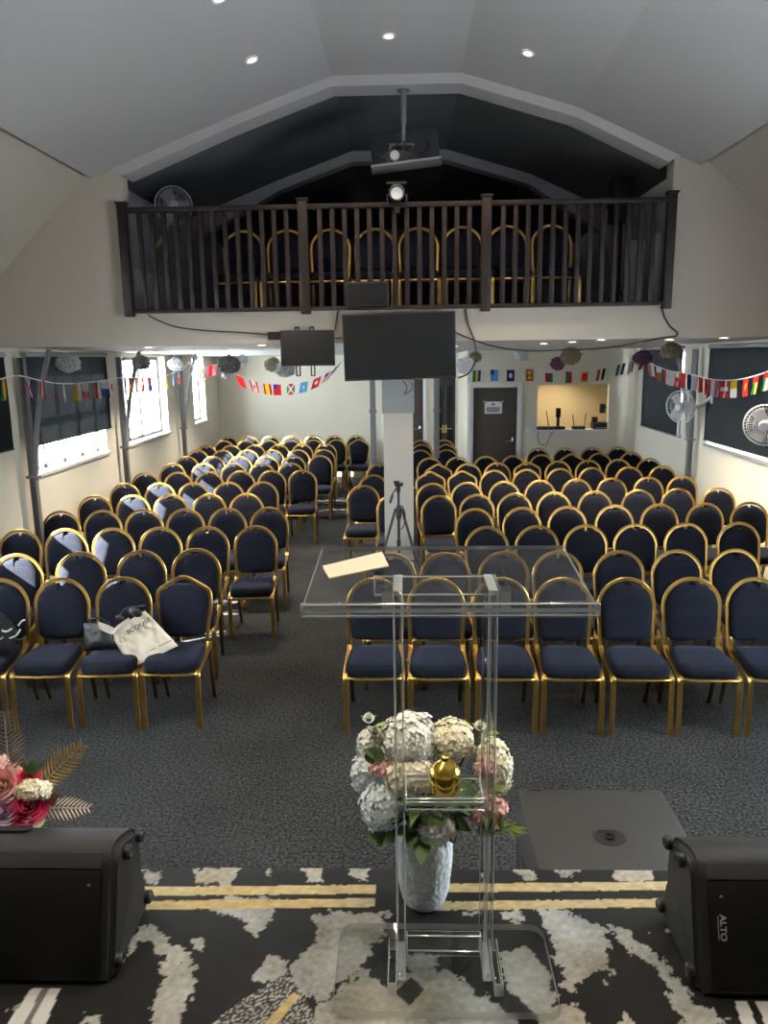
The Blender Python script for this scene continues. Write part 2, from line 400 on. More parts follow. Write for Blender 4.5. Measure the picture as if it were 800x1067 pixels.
# ------------------------------------------------------------------ windows and blinds
def window(idx, side, y0, y1, mull, bars, hbars, style):
    s = -1 if side == 'l' else 1; xw = XL if side == 'l' else XR
    root = bpy.data.objects.new('window_%d' % idx, None); col.objects.link(root); root['kind'] = 'structure'
    xo = xw + s * .15
    bm = NB(); t = .045
    for (a, b, c, d) in ((y0, y0 + t, SILL, HEAD), (y1 - t, y1, SILL, HEAD), (y0, y1, SILL, SILL + t), (y0, y1, HEAD - t, HEAD)):
        box(bm, (xo - .03, a, c), (xo + .03, b, d))
    for k in mull:
        yy = y0 + (y1 - y0) * k; box(bm, (xo - .03, yy - .03, SILL), (xo + .03, yy + .03, HEAD))
    for k in hbars:
        zz = SILL + (HEAD - SILL) * k; box(bm, (xo - .025, y0, zz - .025), (xo + .025, y1, zz + .025))
    obj('window_frame', bm, M['white'] if style != 'grey' else M['steel'], root, smooth=False)
    bm = NB(); box(bm, (xo - .004, y0, SILL), (xo + .004, y1, HEAD)); obj('window_pane', bm, M['sun_diffuser'] if idx == 1 else M['pane'], root, smooth=False)
    if bars:
        bm = NB()
        for k in range(1, bars[0]):
            yy = y0 + (y1 - y0) * k / bars[0]; box(bm, (xo - .010, yy - .006, SILL), (xo + .010, yy + .006, HEAD))
        for k in range(1, bars[1]):
            zz = SILL + (HEAD - SILL) * k / bars[1]; box(bm, (xo - .010, y0, zz - .005), (xo + .010, y1, zz + .005))
        obj('glazing_bars', bm, M['steel'], root, smooth=False)
    bm = NB(); box(bm, (xw - s * .03, y0 - .05, SILL - .04), (xo, y1 + .05, SILL + .003), bev=.006); obj('window_sill', bm, M['white'] if side == 'l' else M['grey_plastic'], root)
    return root
window(1, 'l', *WL[0], [.33, .66], (6, 5), [], 'white')
window(2, 'l', *WL[1], [.25, .5, .75], None, [.5], 'white')
window(3, 'l', *WL[2], [.25, .5, .75], None, [.55], 'white')
window(4, 'l', *WL[3], [.22, .5, .78], (9, 5), [], 'grey')
window(5, 'l', *WL[4], [.5], (4, 5), [], 'grey')
window(6, 'r', *WR[0], [.33, .66], None, [], 'white')
window(7, 'r', *WR[1], [.25, .5, .75], None, [.5], 'white')
window(8, 'r', *WR[2], [.33, .66], None, [.5], 'white')

def blind(side, y0, y1, zb, label, zt=2.53):
    s = -1 if side == 'l' else 1; x = (XL if side == 'l' else XR) - s * .035
    r = thing('roller_blind', label, 'blind', (x, (y0 + y1) / 2, zb), group='roller blinds')
    h = (y1 - y0) / 2; H = zt - zb
    bm = NB(); n = 14
    vs = [[bm.verts.new((s * -.006 * math.sin(k * 1.7 + j) * .4, -h + 2 * h * k / n, H * j / 6)) for j in range(7)] for k in range(n + 1)]
    for k in range(n):
        for j in range(6): bm.faces.new((vs[k][j], vs[k + 1][j], vs[k + 1][j + 1], vs[k][j + 1]))
    bmesh.ops.solidify(bm, geom=bm.faces[:], thickness=.0025)
    obj('blind_fabric', bm, M['blind'], r)
    bm = NB(); lathe(bm, [(.026, -h), (.026, h)], 14, (0, 0, H), 'y'); obj('roller_tube', bm, M['grey_plastic'], r)
    bm = NB(); lathe(bm, [(.009, -h), (.009, h)], 8, (0, 0, .0), 'y'); obj('hem_bar', bm, M['black'], r)
    return r
blind('l', 7.80, 9.97, 1.60, 'half-raised dark roller blind on left wall above the long low strip of window')
blind('l', 5.10, 7.42, 1.62, 'dark roller blind at the left frame edge, nearer than the first steel post')
blind('r', 7.65, 10.12, 1.345, 'dark roller blind with the fan before it, nearest one on the right wall')
blind('r', 11.08, 12.86, 1.29, 'dark roller blind beside the far right corner, behind the purple pom-pom')

# ------------------------------------------------------------------ posts
def portal_post(xw, y):
    s = 1 if xw < 0 else -1; bm = NB(); x = xw + s * .10
    for dx in (-.028, .028): box(bm, (x + dx - .005, y - .03, 0), (x + dx + .005, y + .03, 2.5))
    box(bm, (x - .028, y - .005, 0), (x + .028, y + .005, 2.5))
    box(bm, (x - .055, y - .05, 1.30), (x + .055, y + .05, 1.325))
    path = smooth_path([(x + s * .03, y, 1.34), (x + s * .07, y, 1.7), (x + s * .16, y, 2.15), (x + s * .29, y, 2.575)], 6)
    sweep(bm, path, [(-.02, -.02), (.02, -.02), (.02, .02), (-.02, .02)], (0, 1, 0))
    return struct('post_steel', bm, M['steel'])
for xw, y in ((XL, 7.62), (XL, 10.22), (XL, 13.0), (XR, 10.42), (XR, 7.45)): portal_post(xw, y)
def centre_post(x, y, s):
    bm = NB(); box(bm, (x - .045, y - .045, 0), (x + .045, y + .045, 2.54), bev=.008)
    box(bm, (x - .06, y - .06, 1.55), (x + .06, y + .06, 1.6))
    path = smooth_path([(x, y, 1.98), (x + s * .06, y, 2.15), (x + s * .17, y, 2.3), (x + s * .3, y, 2.38), (x + s * .3, y, 2.54)], 5)
    sweep(bm, path[:-4], circ(.018, 8), (0, 1, 0)); return struct('post_steel', bm, M['steel'])
centre_post(-.56, 12.7, 1); centre_post(.49, 12.7, -1)
# pillar under the gallery edge
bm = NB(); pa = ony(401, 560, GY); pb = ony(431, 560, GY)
box(bm, (pa.x, GY, 0), (pb.x, GY + .28, 2.6)); struct('pillar_front', bm, mat('pillar_paint', (.50, .46, .41), .8, spec=.2))

bm = NB(); box(bm, (pa.x - .012, GY - .012, 1.93), (pb.x + .012, GY + .292, 2.59)); struct('pillar_upper', bm, mat('pillar_upper_grey', (.28, .28, .28), .7))  # box around the upper pillar, darker grey than below
# ------------------------------------------------------------------ doors
def lever(bm, x, y, z, s):
    box(bm, (x - .02, y - .012, z - .09), (x + .02, y, z + .07), bev=.004)
    tube(bm, [(x, y - .01, z), (x, y - .05, z), (x + s * .02, y - .055, z), (x + s * .12, y - .055, z)], .009, 8)
def door(idx, x0, x1, z1, y, m, frame_w, hx, hs, hz, fm='white', hm='chrome', leafs=1):
    root = bpy.data.objects.new('door_%d' % idx, None); col.objects.link(root); root['kind'] = 'structure'
    w = (x1 - x0) / leafs
    for k in range(leafs):
        a = x0 + k * w
        bm = NB(); box(bm, (a + .004, y + .02, .005), (a + w - .004, y + .06, z1 - .005), bev=.003); lf = obj('door_leaf', bm, m, root)
        if leafs == 2:
            bm = NB(); box(bm, (a + .05, y + .012, .35), (a + w - .05, y + .02, z1 - .2)); obj('glass_panel', bm, M['screen'], root, smooth=False)
    if frame_w:
        bm = NB()
        for (a, b, c, d) in ((x0 - frame_w, x0, 0, z1 + frame_w), (x1, x1 + frame_w, 0, z1 + frame_w), (x0, x1, z1, z1 + frame_w)):
            box(bm, (a, y - .025, c), (b, y + .1, d), bev=.006)
        obj('door_frame', bm, M[fm], root)
    for (hx_, s_) in (hx if isinstance(hx, list) else [(hx, hs)]):
        bm = NB(); lever(bm, hx_, y + .02, hz, s_); obj('door_handle', bm, M[hm], root)
    return root
d1 = door(1, DX0, DX1, DZ, YR, M['door_brown'], .09, DX1 - .07, -1, 1.0)
door(2, -.42, .33, 2.0, YM, M['door_brown'], .09, .26, -1, 1.0)
door(3, .54, .985, 2.06, YM, M['door_dark'], 0, [(.735, -1), (.79, 1)], 1, 1.0, hm='brass', leafs=2)

# notice on the door
n0 = ony(505, 418.5, YR); n1 = ony(523, 431, YR)
sg = thing('notice', 'white paper notice taped to the brown door with yellow tape', 'sign', ((n0.x + n1.x) / 2, YR + .019, (n0.z + n1.z) / 2))
w_, h_ = (n1.x - n0.x) / 2, (n0.z - n1.z) / 2
bm = NB(); box(bm, (-w_, -.003, -h_), (w_, 0, h_)); obj('sheet', bm, M['white_paper'], sg, smooth=False)
for sx in (-1, 1):
    bm = NB(); box(bm, (-.03, -.0045, -.012), (.03, -.003, .012), mtx=Matrix.Translation((sx * w_ * .95, 0, h_ * .93)) @ Matrix.Rotation(sx * -.4, 4, 'Y')); obj('tape', bm, M['yellow_tape'], sg, smooth=False)
bm = NB(); lathe(bm, [(.02, -.0036), (.02, -.003)], 12, (0, 0, h_ * .55), 'y')
for k, ww in enumerate((.75, .8, .7)): 
    z = -h_ * (.05 + .28 * k)
    for j in range(7): box(bm, (-w_ * ww + j * 2 * w_ * ww / 7, -.0036, z - .01), (-w_ * ww + (j + .8) * 2 * w_ * ww / 7, -.003, z + .01))
obj('printed_lines', bm, M['ink'], sg, smooth=False)

# wall socket and cable below the hatch
p = ony(551, 448, YR)
s_ = thing('wall_socket', 'white double socket plate on the wall between brown door and hatch', 'socket', (p.x, YR, p.z))
bm = NB(); box(bm, (-.075, -.012, -.045), (.075, 0, .045), bev=.006); obj('plate', bm, M['white_plastic'], s_)
for sx in (-1, 1):
    bm = NB(); box(bm, (sx * .045 - .007, -.017, .015), (sx * .045 + .007, -.012, .035)); obj('rocker', bm, M['white_plastic'], s_)

# router, receivers, monitor and printer in the hatch
def hatch_box(px0, px1, pz, d, h, ants, name, label, cat):
    a = ony(px0, pz, YR); b = ony(px1, pz, YR); t = thing(name, label, cat, ((a.x + b.x) / 2, YR + .06, HZ0))
    w = (b.x - a.x) / 2
    bm = NB(); box(bm, (-w, -.05, .004), (w, d - .05, h), bev=.006); obj('body', bm, M['black'], t)
    for k in range(3):
        bm = NB(); box(bm, (-w * .8 + k * w * .5, -.052, h * .4), (-w * .8 + k * w * .5 + .02, -.05, h * .55)); obj('indicator', bm, M['grey_plastic'], t, smooth=False)
    for (u, ln, tilt) in ants:
        bm = NB(); tube(bm, [(u * w, 0, h), (u * w + tilt * .2, 0, h + ln * .2), (u * w + tilt, 0, h + ln)], .007, 6); obj('antenna', bm, M['black'], t)
    return t
hatch_box(560, 589, 446, .16, .05, [(-.15, .27, -.05)], 'wireless_receiver', 'long black receiver with one aerial on the hatch sill', 'receiver')
hatch_box(597, 610, 446, .14, .05, [(-.75, .2, -.03), (.9, .22, .02)], 'router', 'small black router with two upright aerials on the hatch sill', 'router')
t = thing('walkie_talkie', 'upright black handset standing behind the receiver in the hatch', 'handset', (ony(583, 440, YR).x, YR + .15, HZ0 + .0))
bm = NB(); box(bm, (-.025, -.02, 0), (.025, .02, .2), bev=.008); obj('body', bm, M['black'], t)
bm = NB(); box(bm, (-.04, -.03, .2), (.04, .03, .36), bev=.01); obj('head', bm, M['black'], t)
t = thing('printer', 'black boxy printer at the right end of the hatch', 'printer', (ony(627, 440, YR).x, YR + .1, HZ0))
bm = NB(); box(bm, (-.14, -.06, 0), (.14, .16, .11), bev=.012); obj('body', bm, M['black'], t)
bm = NB(); box(bm, (-.1, -.1, .02), (.1, -.06, .03)); obj('paper_tray', bm, M['grey_plastic'], t, smooth=False)
bm = NB(); box(bm, (-.13, .02, .11), (-.04, .12, .2), bev=.008, mtx=None); obj('lid', bm, M['black'], t)
t = thing('wall_speaker', 'small black speaker fixed inside the hatch above the printer', 'speaker', (HX1 - .02, YR + .17, 1.53))
bm = NB(); box(bm, (-.09, -.05, -.08), (0, .05, .08), bev=.012); obj('body', bm, M['black'], t)
bm = NB(); tube(bm, [(0, .0, 0), (.03, .02, .02)], .012); obj('bracket', bm, M['black'], t)
# cable loop under hatch
def px_path_y(pts, Y): return [ony(x, y, Y) for x, y in pts]
bm = NB(); tube(bm, smooth_path(px_path_y([(561, 449), (560, 456), (563, 463), (569, 463), (572, 456), (576, 450)], YR - .01)), .006, 6)
tag(obj('hanging_cable', bm, M['cable']), 'thin cable loop hanging on the wall below the hatch receiver', 'cable')

# ------------------------------------------------------------------ banquet chairs
def fig8(a=.0082, r=.0062, along=0):
    pts = []
    for k in range(6): t = R(-125 + 50 * k); pts.append((a + r * math.cos(t), r * math.sin(t)))
    for k in range(6): t = R(55 + 50 * k); pts.append((-a + r * math.cos(t), r * math.sin(t)))
    return pts if along == 0 else [(v, u) for u, v in pts][::-1]
P_X = fig8(); P_Y = fig8(.0108, .0082, along=1)

def back_y(z): return .185 + max(0, (z - .42)) * .15      # the back leans away
def arch_path(kind):
    pts = []
    if kind == 'round':
        w, zc = .192, .735
        for z in (.44, .50, .56, .62, .68): pts.append((-(w - .012 + .012 * (z - .44) / .3), z))
        for k in range(19):
            a = PI - PI * k / 18; pts.append((w * math.cos(a), zc + (.925 - zc) * math.sin(a)))
        for z in (.68, .62, .56, .50, .44): pts.append(((w - .012 + .012 * (z - .44) / .3), z))
    else:
        half = [(.165, .44), (.165, .50), (.168, .56), (.176, .63), (.188, .70), (.194, .76), (.192, .80), (.182, .83), (.16, .85), (.10, .885), (.05, .913), (.02, .924), (0, .926)]
        pts = [(-x, z) for x, z in half] + [(x, z) for x, z in half[-2::-1]]
    return [Vector((x, back_y(z), z)) for x, z in pts]

def back_pad(kind):
    bm = NB(); outline = []
    if kind == 'round':
        w, zc = .176, .735
        side = [(w * .78, .505), (w * .93, .525), (w * .97, .56), (w, .66)]
        for k in range(1, 12):
            a = PI / 2 * k / 12; side.append((w * math.cos(a), zc + .165 * math.sin(a)))
        side += [(.05, .884), (.0, .876)]
    else:
        side = [(.12, .505), (.145, .52), (.15, .56), (.16, .63), (.172, .70), (.178, .76), (.175, .80), (.16, .825), (.10, .862), (.05, .884), (.0, .878)]
    outline = [(-x, z) for x, z in side[:-1]][::-1]
    outline = [(0, .5)] + side + outline
    n = len(outline); cz = .7
    layers = [(-.030, .86), (-.036, .55), (-.018, 1.0), (.016, 1.0), (.026, .86), (.028, .5)]
    order = [(-.040, .45), (-.036, .78), (-.022, .96), (-.008, 1.0), (.012, 1.0), (.024, .95), (.030, .75), (.030, .4)]
    rings = []
    for dy, s in order:
        rings.append([bm.verts.new((x * s, back_y(cz + (z - cz) * s) + dy, cz + (z - cz) * s)) for x, z in outline])
    for a, b in zip(rings, rings[1:]):
        for i in range(n): bm.faces.new((a[i], a[(i + 1) % n], b[(i + 1) % n], b[i]))
    bm.faces.new(rings[0][::-1]); bm.faces.new(rings[-1])
    return bm

def seat_bm():
    bm = NB(); N = 40; rings = []
    def out(s):
        r = []
        for i in range(N):
            a = 2 * PI * i / N; ca, sa = math.cos(a), math.sin(a); e = .42
            x = .198 * math.copysign(abs(ca) ** e, ca); y = .205 * math.copysign(abs(sa) ** e, sa)
            x *= 1 - .13 * (y + .2) / .4
            r.append((x * s, (y - .03) * s + .0))
        return r
    for s, z in ((.3, .395), (.93, .395), (.985, .405), (1.0, .425), (.99, .45), (.955, .468), (.85, .478), (.5, .484), (.2, .486)):
        rings.append([bm.verts.new((x, y, z)) for x, y in out(s)])
    for a, b in zip(rings, rings[1:]):
        for i in range(N): bm.faces.new((a[i], a[(i + 1) % N], b[(i + 1) % N], b[i]))
    bm.faces.new(rings[0][::-1]); bm.faces.new(rings[-1]); return bm

def front_leg(s):
    bm = NB(); x = s * .188
    pts = smooth_path([(x, -.225, .0), (x, -.222, .2), (x, -.218, .34), (x, -.205, .388), (x, -.15, .408), (x * .985, .0, .425), (x * .97, .12, .44), (x * .965, .172, .468)], 5)
    sweep(bm, pts, P_Y if True else P_X, (1, 0, 0)); return bm
def rear_leg(s):
    bm = NB(); pts = smooth_path([(s * .180, back_y(.44), .452), (s * .179, .182, .36), (s * .176, .205, .2), (s * .172, .262, .0)], 5)
    sweep(bm, pts, P_X, (0, 1, 0)); return bm

def make_chair(kind):
    root = thing('banquet_chair', '', 'chair')
    bm = NB(); sweep(bm, arch_path(kind), P_X, (0, 1, 0)); obj('back_frame', bm, M['gold'], root)
    obj('backrest', back_pad(kind), M['fabric'], root, angle=60)
    obj('seat', seat_bm(), M['fabric'], root, angle=60)
    for s in (-1, 1):
        obj('leg', front_leg(s), M['gold'], root)
        o = obj('leg', rear_leg(s), M['gold_shaded'], root)
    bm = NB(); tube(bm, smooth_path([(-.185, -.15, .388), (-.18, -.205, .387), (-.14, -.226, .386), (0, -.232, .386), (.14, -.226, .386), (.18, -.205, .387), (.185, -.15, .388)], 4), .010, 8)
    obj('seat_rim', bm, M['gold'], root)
    bm = NB(); tube(bm, [(-.165, .17, .40), (.165, .17, .40)], .009, 8); obj('stretcher', bm, M['gold_shaded'], root)
    return root

PROTO = {}
def place_chair(kind, x, y, rz, label, group, z=0.0):
    if kind not in PROTO:
        r = PROTO[kind] = make_chair(kind)
    else:
        src = PROTO[kind]; r = src.copy(); col.objects.link(r)
        for ch in src.children:
            c = ch.copy(); c.parent = r; col.objects.link(c)
    r.location = (x, y, z); r.rotation_euler = (0, 0, rz); r['label'] = label; r['group'] = group; r['category'] = 'chair'
    return r

C_ = 'crown'
LEFT = [
 [(1, 604), (65, 602.5), (130, 602), (191, 601, C_)],
 [(21, 577.6), (86, 576), (149, 574), (207, 572)],
 [(18, 553.6), (66, 550.5), (116, 550), (167, 550), (217, 549), (267, 549)],
 [(51, 533.6), (93, 532.6), (139, 530), (184, 530.6), (227, 530), (272, 529.6)],
 [(99, 516.6), (138, 516), (178, 516), (219, 515), (256, 514.6)],
 [(131, 503.5), (167, 504), (201, 503), (238, 502.6), (274, 502)],
 [(152, 492.6), (186, 492.6), (220, 491.4), (251, 490.6), (283, 490.6), (315, 490)],
 [(180, 483), (212, 483), (243, 483), (272, 483), (302, 482)],
 [(196, 475.6), (223, 475.6), (251, 476), (277, 475.6), (304, 475), (331, 474.4)],
 [(205, 469.4), (231, 469.4), (258, 468.4), (284, 468.4), (310, 468.4), (336, 469)],
 [(217, 464.4), (242, 464.4), (267, 463), (291, 463), (314, 463.6), (337, 462.4)],
 [(235, 459.6), (257, 459), (280, 458.4), (303, 458.4), (328, 458), (350, 458.4), (370, 458, C_)],
 [(238, 454.4), (260, 455), (283, 454), (304, 454.4), (325, 454), (347, 453.6), (370, 453.6)],
]
RIGHT = [
 [(391, 603), (454, 603), (521, 602.5), (585, 602), (653, 603), (720, 603), (786, 602)],
 [(407, 576), (464, 576.5), (525, 576.5), (583, 576), (645, 574), (705, 573), (766, 572.5)],
 [(509, 549), (560, 548), (611, 547), (664, 547), (717, 546), (770, 544)],
 [(497, 530), (546, 529.5), (593, 528), (641, 526), (690, 526), (736, 524), (783, 523.6)],
 [(460, 515), (499, 516), (538, 515), (580, 513.6), (623, 512.4), (666, 510), (708, 509.6), (750, 508)],
 [(453, 503.5), (489, 503.6), (528, 501.4), (565, 500.4), (602, 498.6), (640, 498.6), (678, 497.2), (713, 496.6)],
 [(451, 492, C_), (484, 491, C_), (517, 490), (551, 489.4), (585, 488), (618, 487), (657, 486.4), (693, 486)],
 [(459, 484, C_), (490, 483.6), (519, 482), (551, 481, C_), (583, 480), (615, 479.6), (647, 479), (678, 477.6)],
 [(450, 478), (479, 477), (507, 474.4), (537, 474.4), (566, 473.6), (597, 472.6, C_), (627, 472.4), (659, 471)],
 [(439, 469), (465, 468), (563, 468), (590, 467), (617, 466), (643, 465)],
 [(440, 464), (463, 462, C_)],
 [(439, 459), (462, 459)],
]
def lay(rows, block, sign):
    prev_y = None
    for ri, row in enumerate(rows):
        P = [onz(c[0], c[1], .93) for c in row]; n = len(P)
        mx = sum(p.x for p in P) / n; my = sum(p.y for p in P) / n
        den = sum((p.x - mx) ** 2 for p in P) or 1
        b = sum((p.x - mx) * (p.y - my) for p in P) / den
        b = max(-.14, min(.14, b))
        if n < 3: b = 0
        my = max(my, prev_y + .70) if prev_y else my
        prev_y = my
        xs = [p.x for p in P]
        # keep neighbours a chair's width apart
        for _ in range(60):
            for i in range(n - 1):
                d = .428 - (xs[i + 1] - xs[i])
                if d > 0: xs[i] -= d / 2; xs[i + 1] += d / 2
        lim = XR - .30
        if xs[-1] > lim: 
            sh = xs[-1] - lim
            for i in range(n - 1, -1, -1):
                xs[i] -= sh
                if i and xs[i] - xs[i - 1] >= .432: break
                if i: sh = .432 - (xs[i] - xs[i - 1])
        if xs[0] < XL + .30:
            sh = XL + .30 - xs[0]
            for i in range(n):
                xs[i] += sh
                if i < n - 1 and xs[i + 1] - xs[i] >= .432: break
                if i < n - 1: sh = .432 - (xs[i + 1] - xs[i])
        for i, c in enumerate(row):
            y = my + b * (xs[i] - mx) - .26
            kind = c[2] if len(c) > 2 else 'round'
            k = (n - i) if block == 'left' else i + 1
            shape = 'crown-backed' if kind == C_ else 'round-backed'
            where = '%s from the aisle in the %s row of the %s block' % (ORD[k], ORD[ri + 1], block)
            lab = '%s navy chair, %s' % (shape, where)
            if block == 'left' and ri == 0 and i == 2: lab = 'round-backed navy chair holding a leather bag and half a tote bag'
            rz = math.atan(b) + R(random.uniform(-1.5, 1.5))
            place_chair(kind, xs[i], y, rz, lab, 'chairs in the %s block' % block)
            CH[(block, ri, i)] = (xs[i], y)
CH = {}
lay(LEFT, 'left', -1); lay(RIGHT, 'right', 1)
py_ = None
for px, py, w_ in ((411, 515, 'nearest one just behind the left side of the pillar'), (378, 506, 'alone left of the pillar with its whole seat showing'), (388, 495, 'second behind the lone chair left of the pillar'), (396, 483, 'third behind the lone chair left of the pillar')):
    p = onz(px, py, .93); y = p.y - .26
    if py_ is not None and px != 378: y = max(y, py_ + .72)
    if px == 378: y = max(y, 8.75)
    py_ = y if px != 411 else None
    q = ony(px, py, y + .26); place_chair('round', q.x, y, R(random.uniform(-2, 2)), 'round-backed navy chair, ' + w_, 'chairs in the right block')
gx = [243, 289, 337, 381, 425, 470, 516, 561]
for i, px in enumerate(gx):
    p = ony(px, 238, 8.02)
    place_chair('round', -1.62 + .437 * i, 8.02 - .26, R(random.uniform(-1, 1)), 'gold-framed chair up in the gallery behind the dark balustrade, %s from the fan' % ORD[i + 1], 'chairs in the gallery', 2.78)

# ------------------------------------------------------------------ balustrade
BY = GY - .03
def bz(y_px, x_px): return ony(x_px, y_px, BY)
bal = thing('balustrade', 'dark brown timber balustrade along the front of the gallery', 'balustrade', (0, BY, FZ1))
npx = [131.5, 317, 506, 696]
nx = [ony(a, 270, BY).x for a in npx]
TOPZ = .935
for k, x in enumerate(nx):
    bm = NB(); w = .045 if k in (1, 2) else .04
    box(bm, (x - w, -.05, -.03), (x + w, .025, TOPZ + .03), bev=.005)
    box(bm, (x - w - .012, -.06, TOPZ + .03), (x + w + .012, .03, TOPZ + .05), bev=.004); obj('newel_post', bm, M['timber_dark'], bal)
for k in range(3):
    a, b = nx[k] + .04, nx[k + 1] - .04
    bm = NB(); box(bm, (a, -.045, TOPZ - .045), (b, .02, TOPZ), bev=.008); obj('handrail', bm, M['timber_dark'], bal)
    bm = NB(); box(bm, (a, -.035, 0), (b, .01, .035), bev=.004); obj('bottom_rail', bm, M['timber_dark'], bal)
    n = 14
    for j in range(1, n):
        x = a + (b - a) * j / n
        bm = NB(); box(bm, (x - .021, -.030, .03), (x + .021, .004, TOPZ - .04), bev=.003); obj('baluster', bm, M['timber_dark'], bal)

# ------------------------------------------------------------------ screens
def tv(px, Y, label, name, bezel=.012, depth=.05):
    (x0, y0), (x1, y1), (x2, y2), (x3, y3) = px       # tl tr bl br
    tl, tr, bl, br = [ony(x, y, Y) for x, y in px]
    c = (tl + tr + bl + br) / 4; w = ((tr - tl).length + (br - bl).length) / 4; h = ((tl - bl).length + (tr - br).length) / 4
    rot = math.atan2((tr.z - tl.z + br.z - bl.z) / 2, (tr.x - tl.x + br.x - bl.x) / 2)
    t = thing(name, label, 'screen', c); t.rotation_euler = (0, -rot, 0)
    bm = NB(); box(bm, (-w, 0, -h), (w, depth, h), bev=.006); obj('casing', bm, M['black'], t)
    bm = NB(); box(bm, (-w + bezel, -.002, -h + bezel * 1.6), (w - bezel, .001, h - bezel)); obj('panel', bm, M['screen'], t, smooth=False)
    return t, w, h
t, w, h = tv([(356, 328), (474.7, 323.7), (359, 397.4), (475, 393.5)], GY - .12, 'large black television hung at the top of the central pillar', 'television')
for sx in (-.2, .2):
    bm = NB(); box(bm, (sx - .02, .05, -h * .7), (sx + .02, .13, h * .7)); obj('wall_bracket', bm, M['black'], t, smooth=False)
t, w, h = tv([(291, 344), (348, 344), (293, 382), (349, 380.6)], GY - .10, 'small grey monitor on a bracket beside the large television', 'monitor', .008, .04)
bm = NB(); box(bm, (-w - .115, .0, h - .085), (-w - .002, .05, h - .01), bev=.004); obj('side_arm', bm, M['black'], t)
for k, sx in enumerate((-.1, .04)):
    bm = NB(); 
    for dx in (-.016, .016): box(bm, (sx + dx - .005, .042, -h - .095), (sx + dx + .005, .075, h + .035))
    box(bm, (sx - .021, .042, -h - .095), (sx + .021, .075, -h - .085)); box(bm, (sx - .021, .042, h + .02), (sx + .021, .075, h + .035)); obj('bracket_rail', bm, M['black'], t, smooth=False)
bm = NB(); box(bm, (-.1, .05, h - .07), (.05, .10, h - .03)); obj('wall_plate', bm, M['black'], t, smooth=False)
# monitor box standing on the gallery edge
p0 = ony(362, 320, BY - .06); p1 = ony(405, 294, BY - .06)
t = thing('stage_monitor', 'small black box screen fixed outside the balustrade above the television', 'screen', ((p0.x + p1.x) / 2, BY - .11, (p0.z + p1.z) / 2))
ww, hh = (p1.x - p0.x) / 2, (p1.z - p0.z) / 2
bm = NB(); box(bm, (-ww, 0, -hh), (ww, .06, hh), bev=.008); obj('casing', bm, M['black'], t)
bm = NB(); box(bm, (-ww + .01, -.002, -hh + .012), (ww - .01, .001, hh - .01)); obj('panel', bm, M['screen'], t, smooth=False)

# ------------------------------------------------------------------ cables on the fascia
def cable(pts, Y, label, r=.007):
    bm = NB(); tube(bm, smooth_path(px_path_y(pts, Y), 6), r, 6); return tag(obj('hanging_cable', bm, M['cable']), label, 'cable')
cable([(154, 328), (165, 334), (185, 341), (215, 344.5), (250, 346.5), (281, 348.5)], GY - .01, 'thin black cable sagging across the cream fascia to the small monitor')
cable([(689, 319), (692, 330), (698, 340), (705, 346), (704, 350), (690, 352), (660, 358), (625, 363), (590, 364.5), (550, 365.5), (515, 361), (490, 353), (474, 346)], GY - .012, 'black cable drooping below the fascia from balustrade end to television')
cable([(485, 322), (488, 338), (494, 355), (496, 372), (489, 388), (477, 394)], GY - .02, 'black cable looping down beside the right edge of the television')
cable([(353, 322), (351, 330), (349, 344)], GY - .03, 'short black cable running up from the small monitor to the balustrade')
cable([(348, 352), (353, 352.5), (357, 352)], GY - .06, 'short black cable between the small monitor and the television', .006)
cable([(420, 397), (424, 404), (421, 411), (426, 408), (430, 404), (428, 398)], GY - .012, 'tangle of thin cable on the pillar just under the television', .004)

# ------------------------------------------------------------------ projector on a pole
top = ony(420, 90, GY + .12)
t = thing('projector', 'black projector rig hanging on a pole from the arch', 'projector', (top.x, GY + .12, 4.30))
L_ = 4.83 - 4.30
bm = NB(); lathe(bm, [(.06, L_ - .03), (.06, L_ - .01)], 16); lathe(bm, [(.028, L_ - .3), (.028, L_ - .02)], 12); lathe(bm, [(.018, 0), (.018, L_ - .29)], 12); obj('pole', bm, M['steel'], t)
mt = Matrix.Rotation(R(-6), 4, 'Y')
bm = NB(); box(bm, (-.30, -.02, -.07), (.33, .012, .20), bev=.006, mtx=Matrix.Translation((0, .12, 0)) @ mt); obj('backing_board', bm, M['black_matte'], t)
bm = NB(); box(bm, (-.31, -.2, -.15), (.33, .1, -.13), bev=.004, mtx=mt); obj('tray', bm, M['steel'], t)
bm = NB(); box(bm, (-.17, -.17, -.13), (.12, .06, -.03), bev=.012, mtx=mt); bd = obj('body', bm, M['black'], t)
bm = NB(); lathe(bm, [(.04, -.21), (.045, -.17)], 16, (-.08, 0, -.085), 'y'); obj('lens', bm, M['grey_plastic'], t)
bm = NB()
for a in (-.12, .08): box(bm, (a - .01, -.06, -.03), (a + .01, -.03, .04))
box(bm, (-.13, -.06, .03), (.1, -.03, .05)); obj('clamp', bm, M['steel'], t, smooth=False)
bm = NB(); tube(bm, smooth_path([(.0, -.12, .05), (.05, -.2, -.06), (.15, -.18, -.09), (.22, -.15, -.02), (.2, -.1, .06)]), .008, 6); tube(bm, smooth_path([(-.05, -.12, .03), (-.12, -.21, -.05), (-.2, -.16, -.09), (-.27, -.14, -.03)]), .007, 6); obj('cables', bm, M['cable'], t)
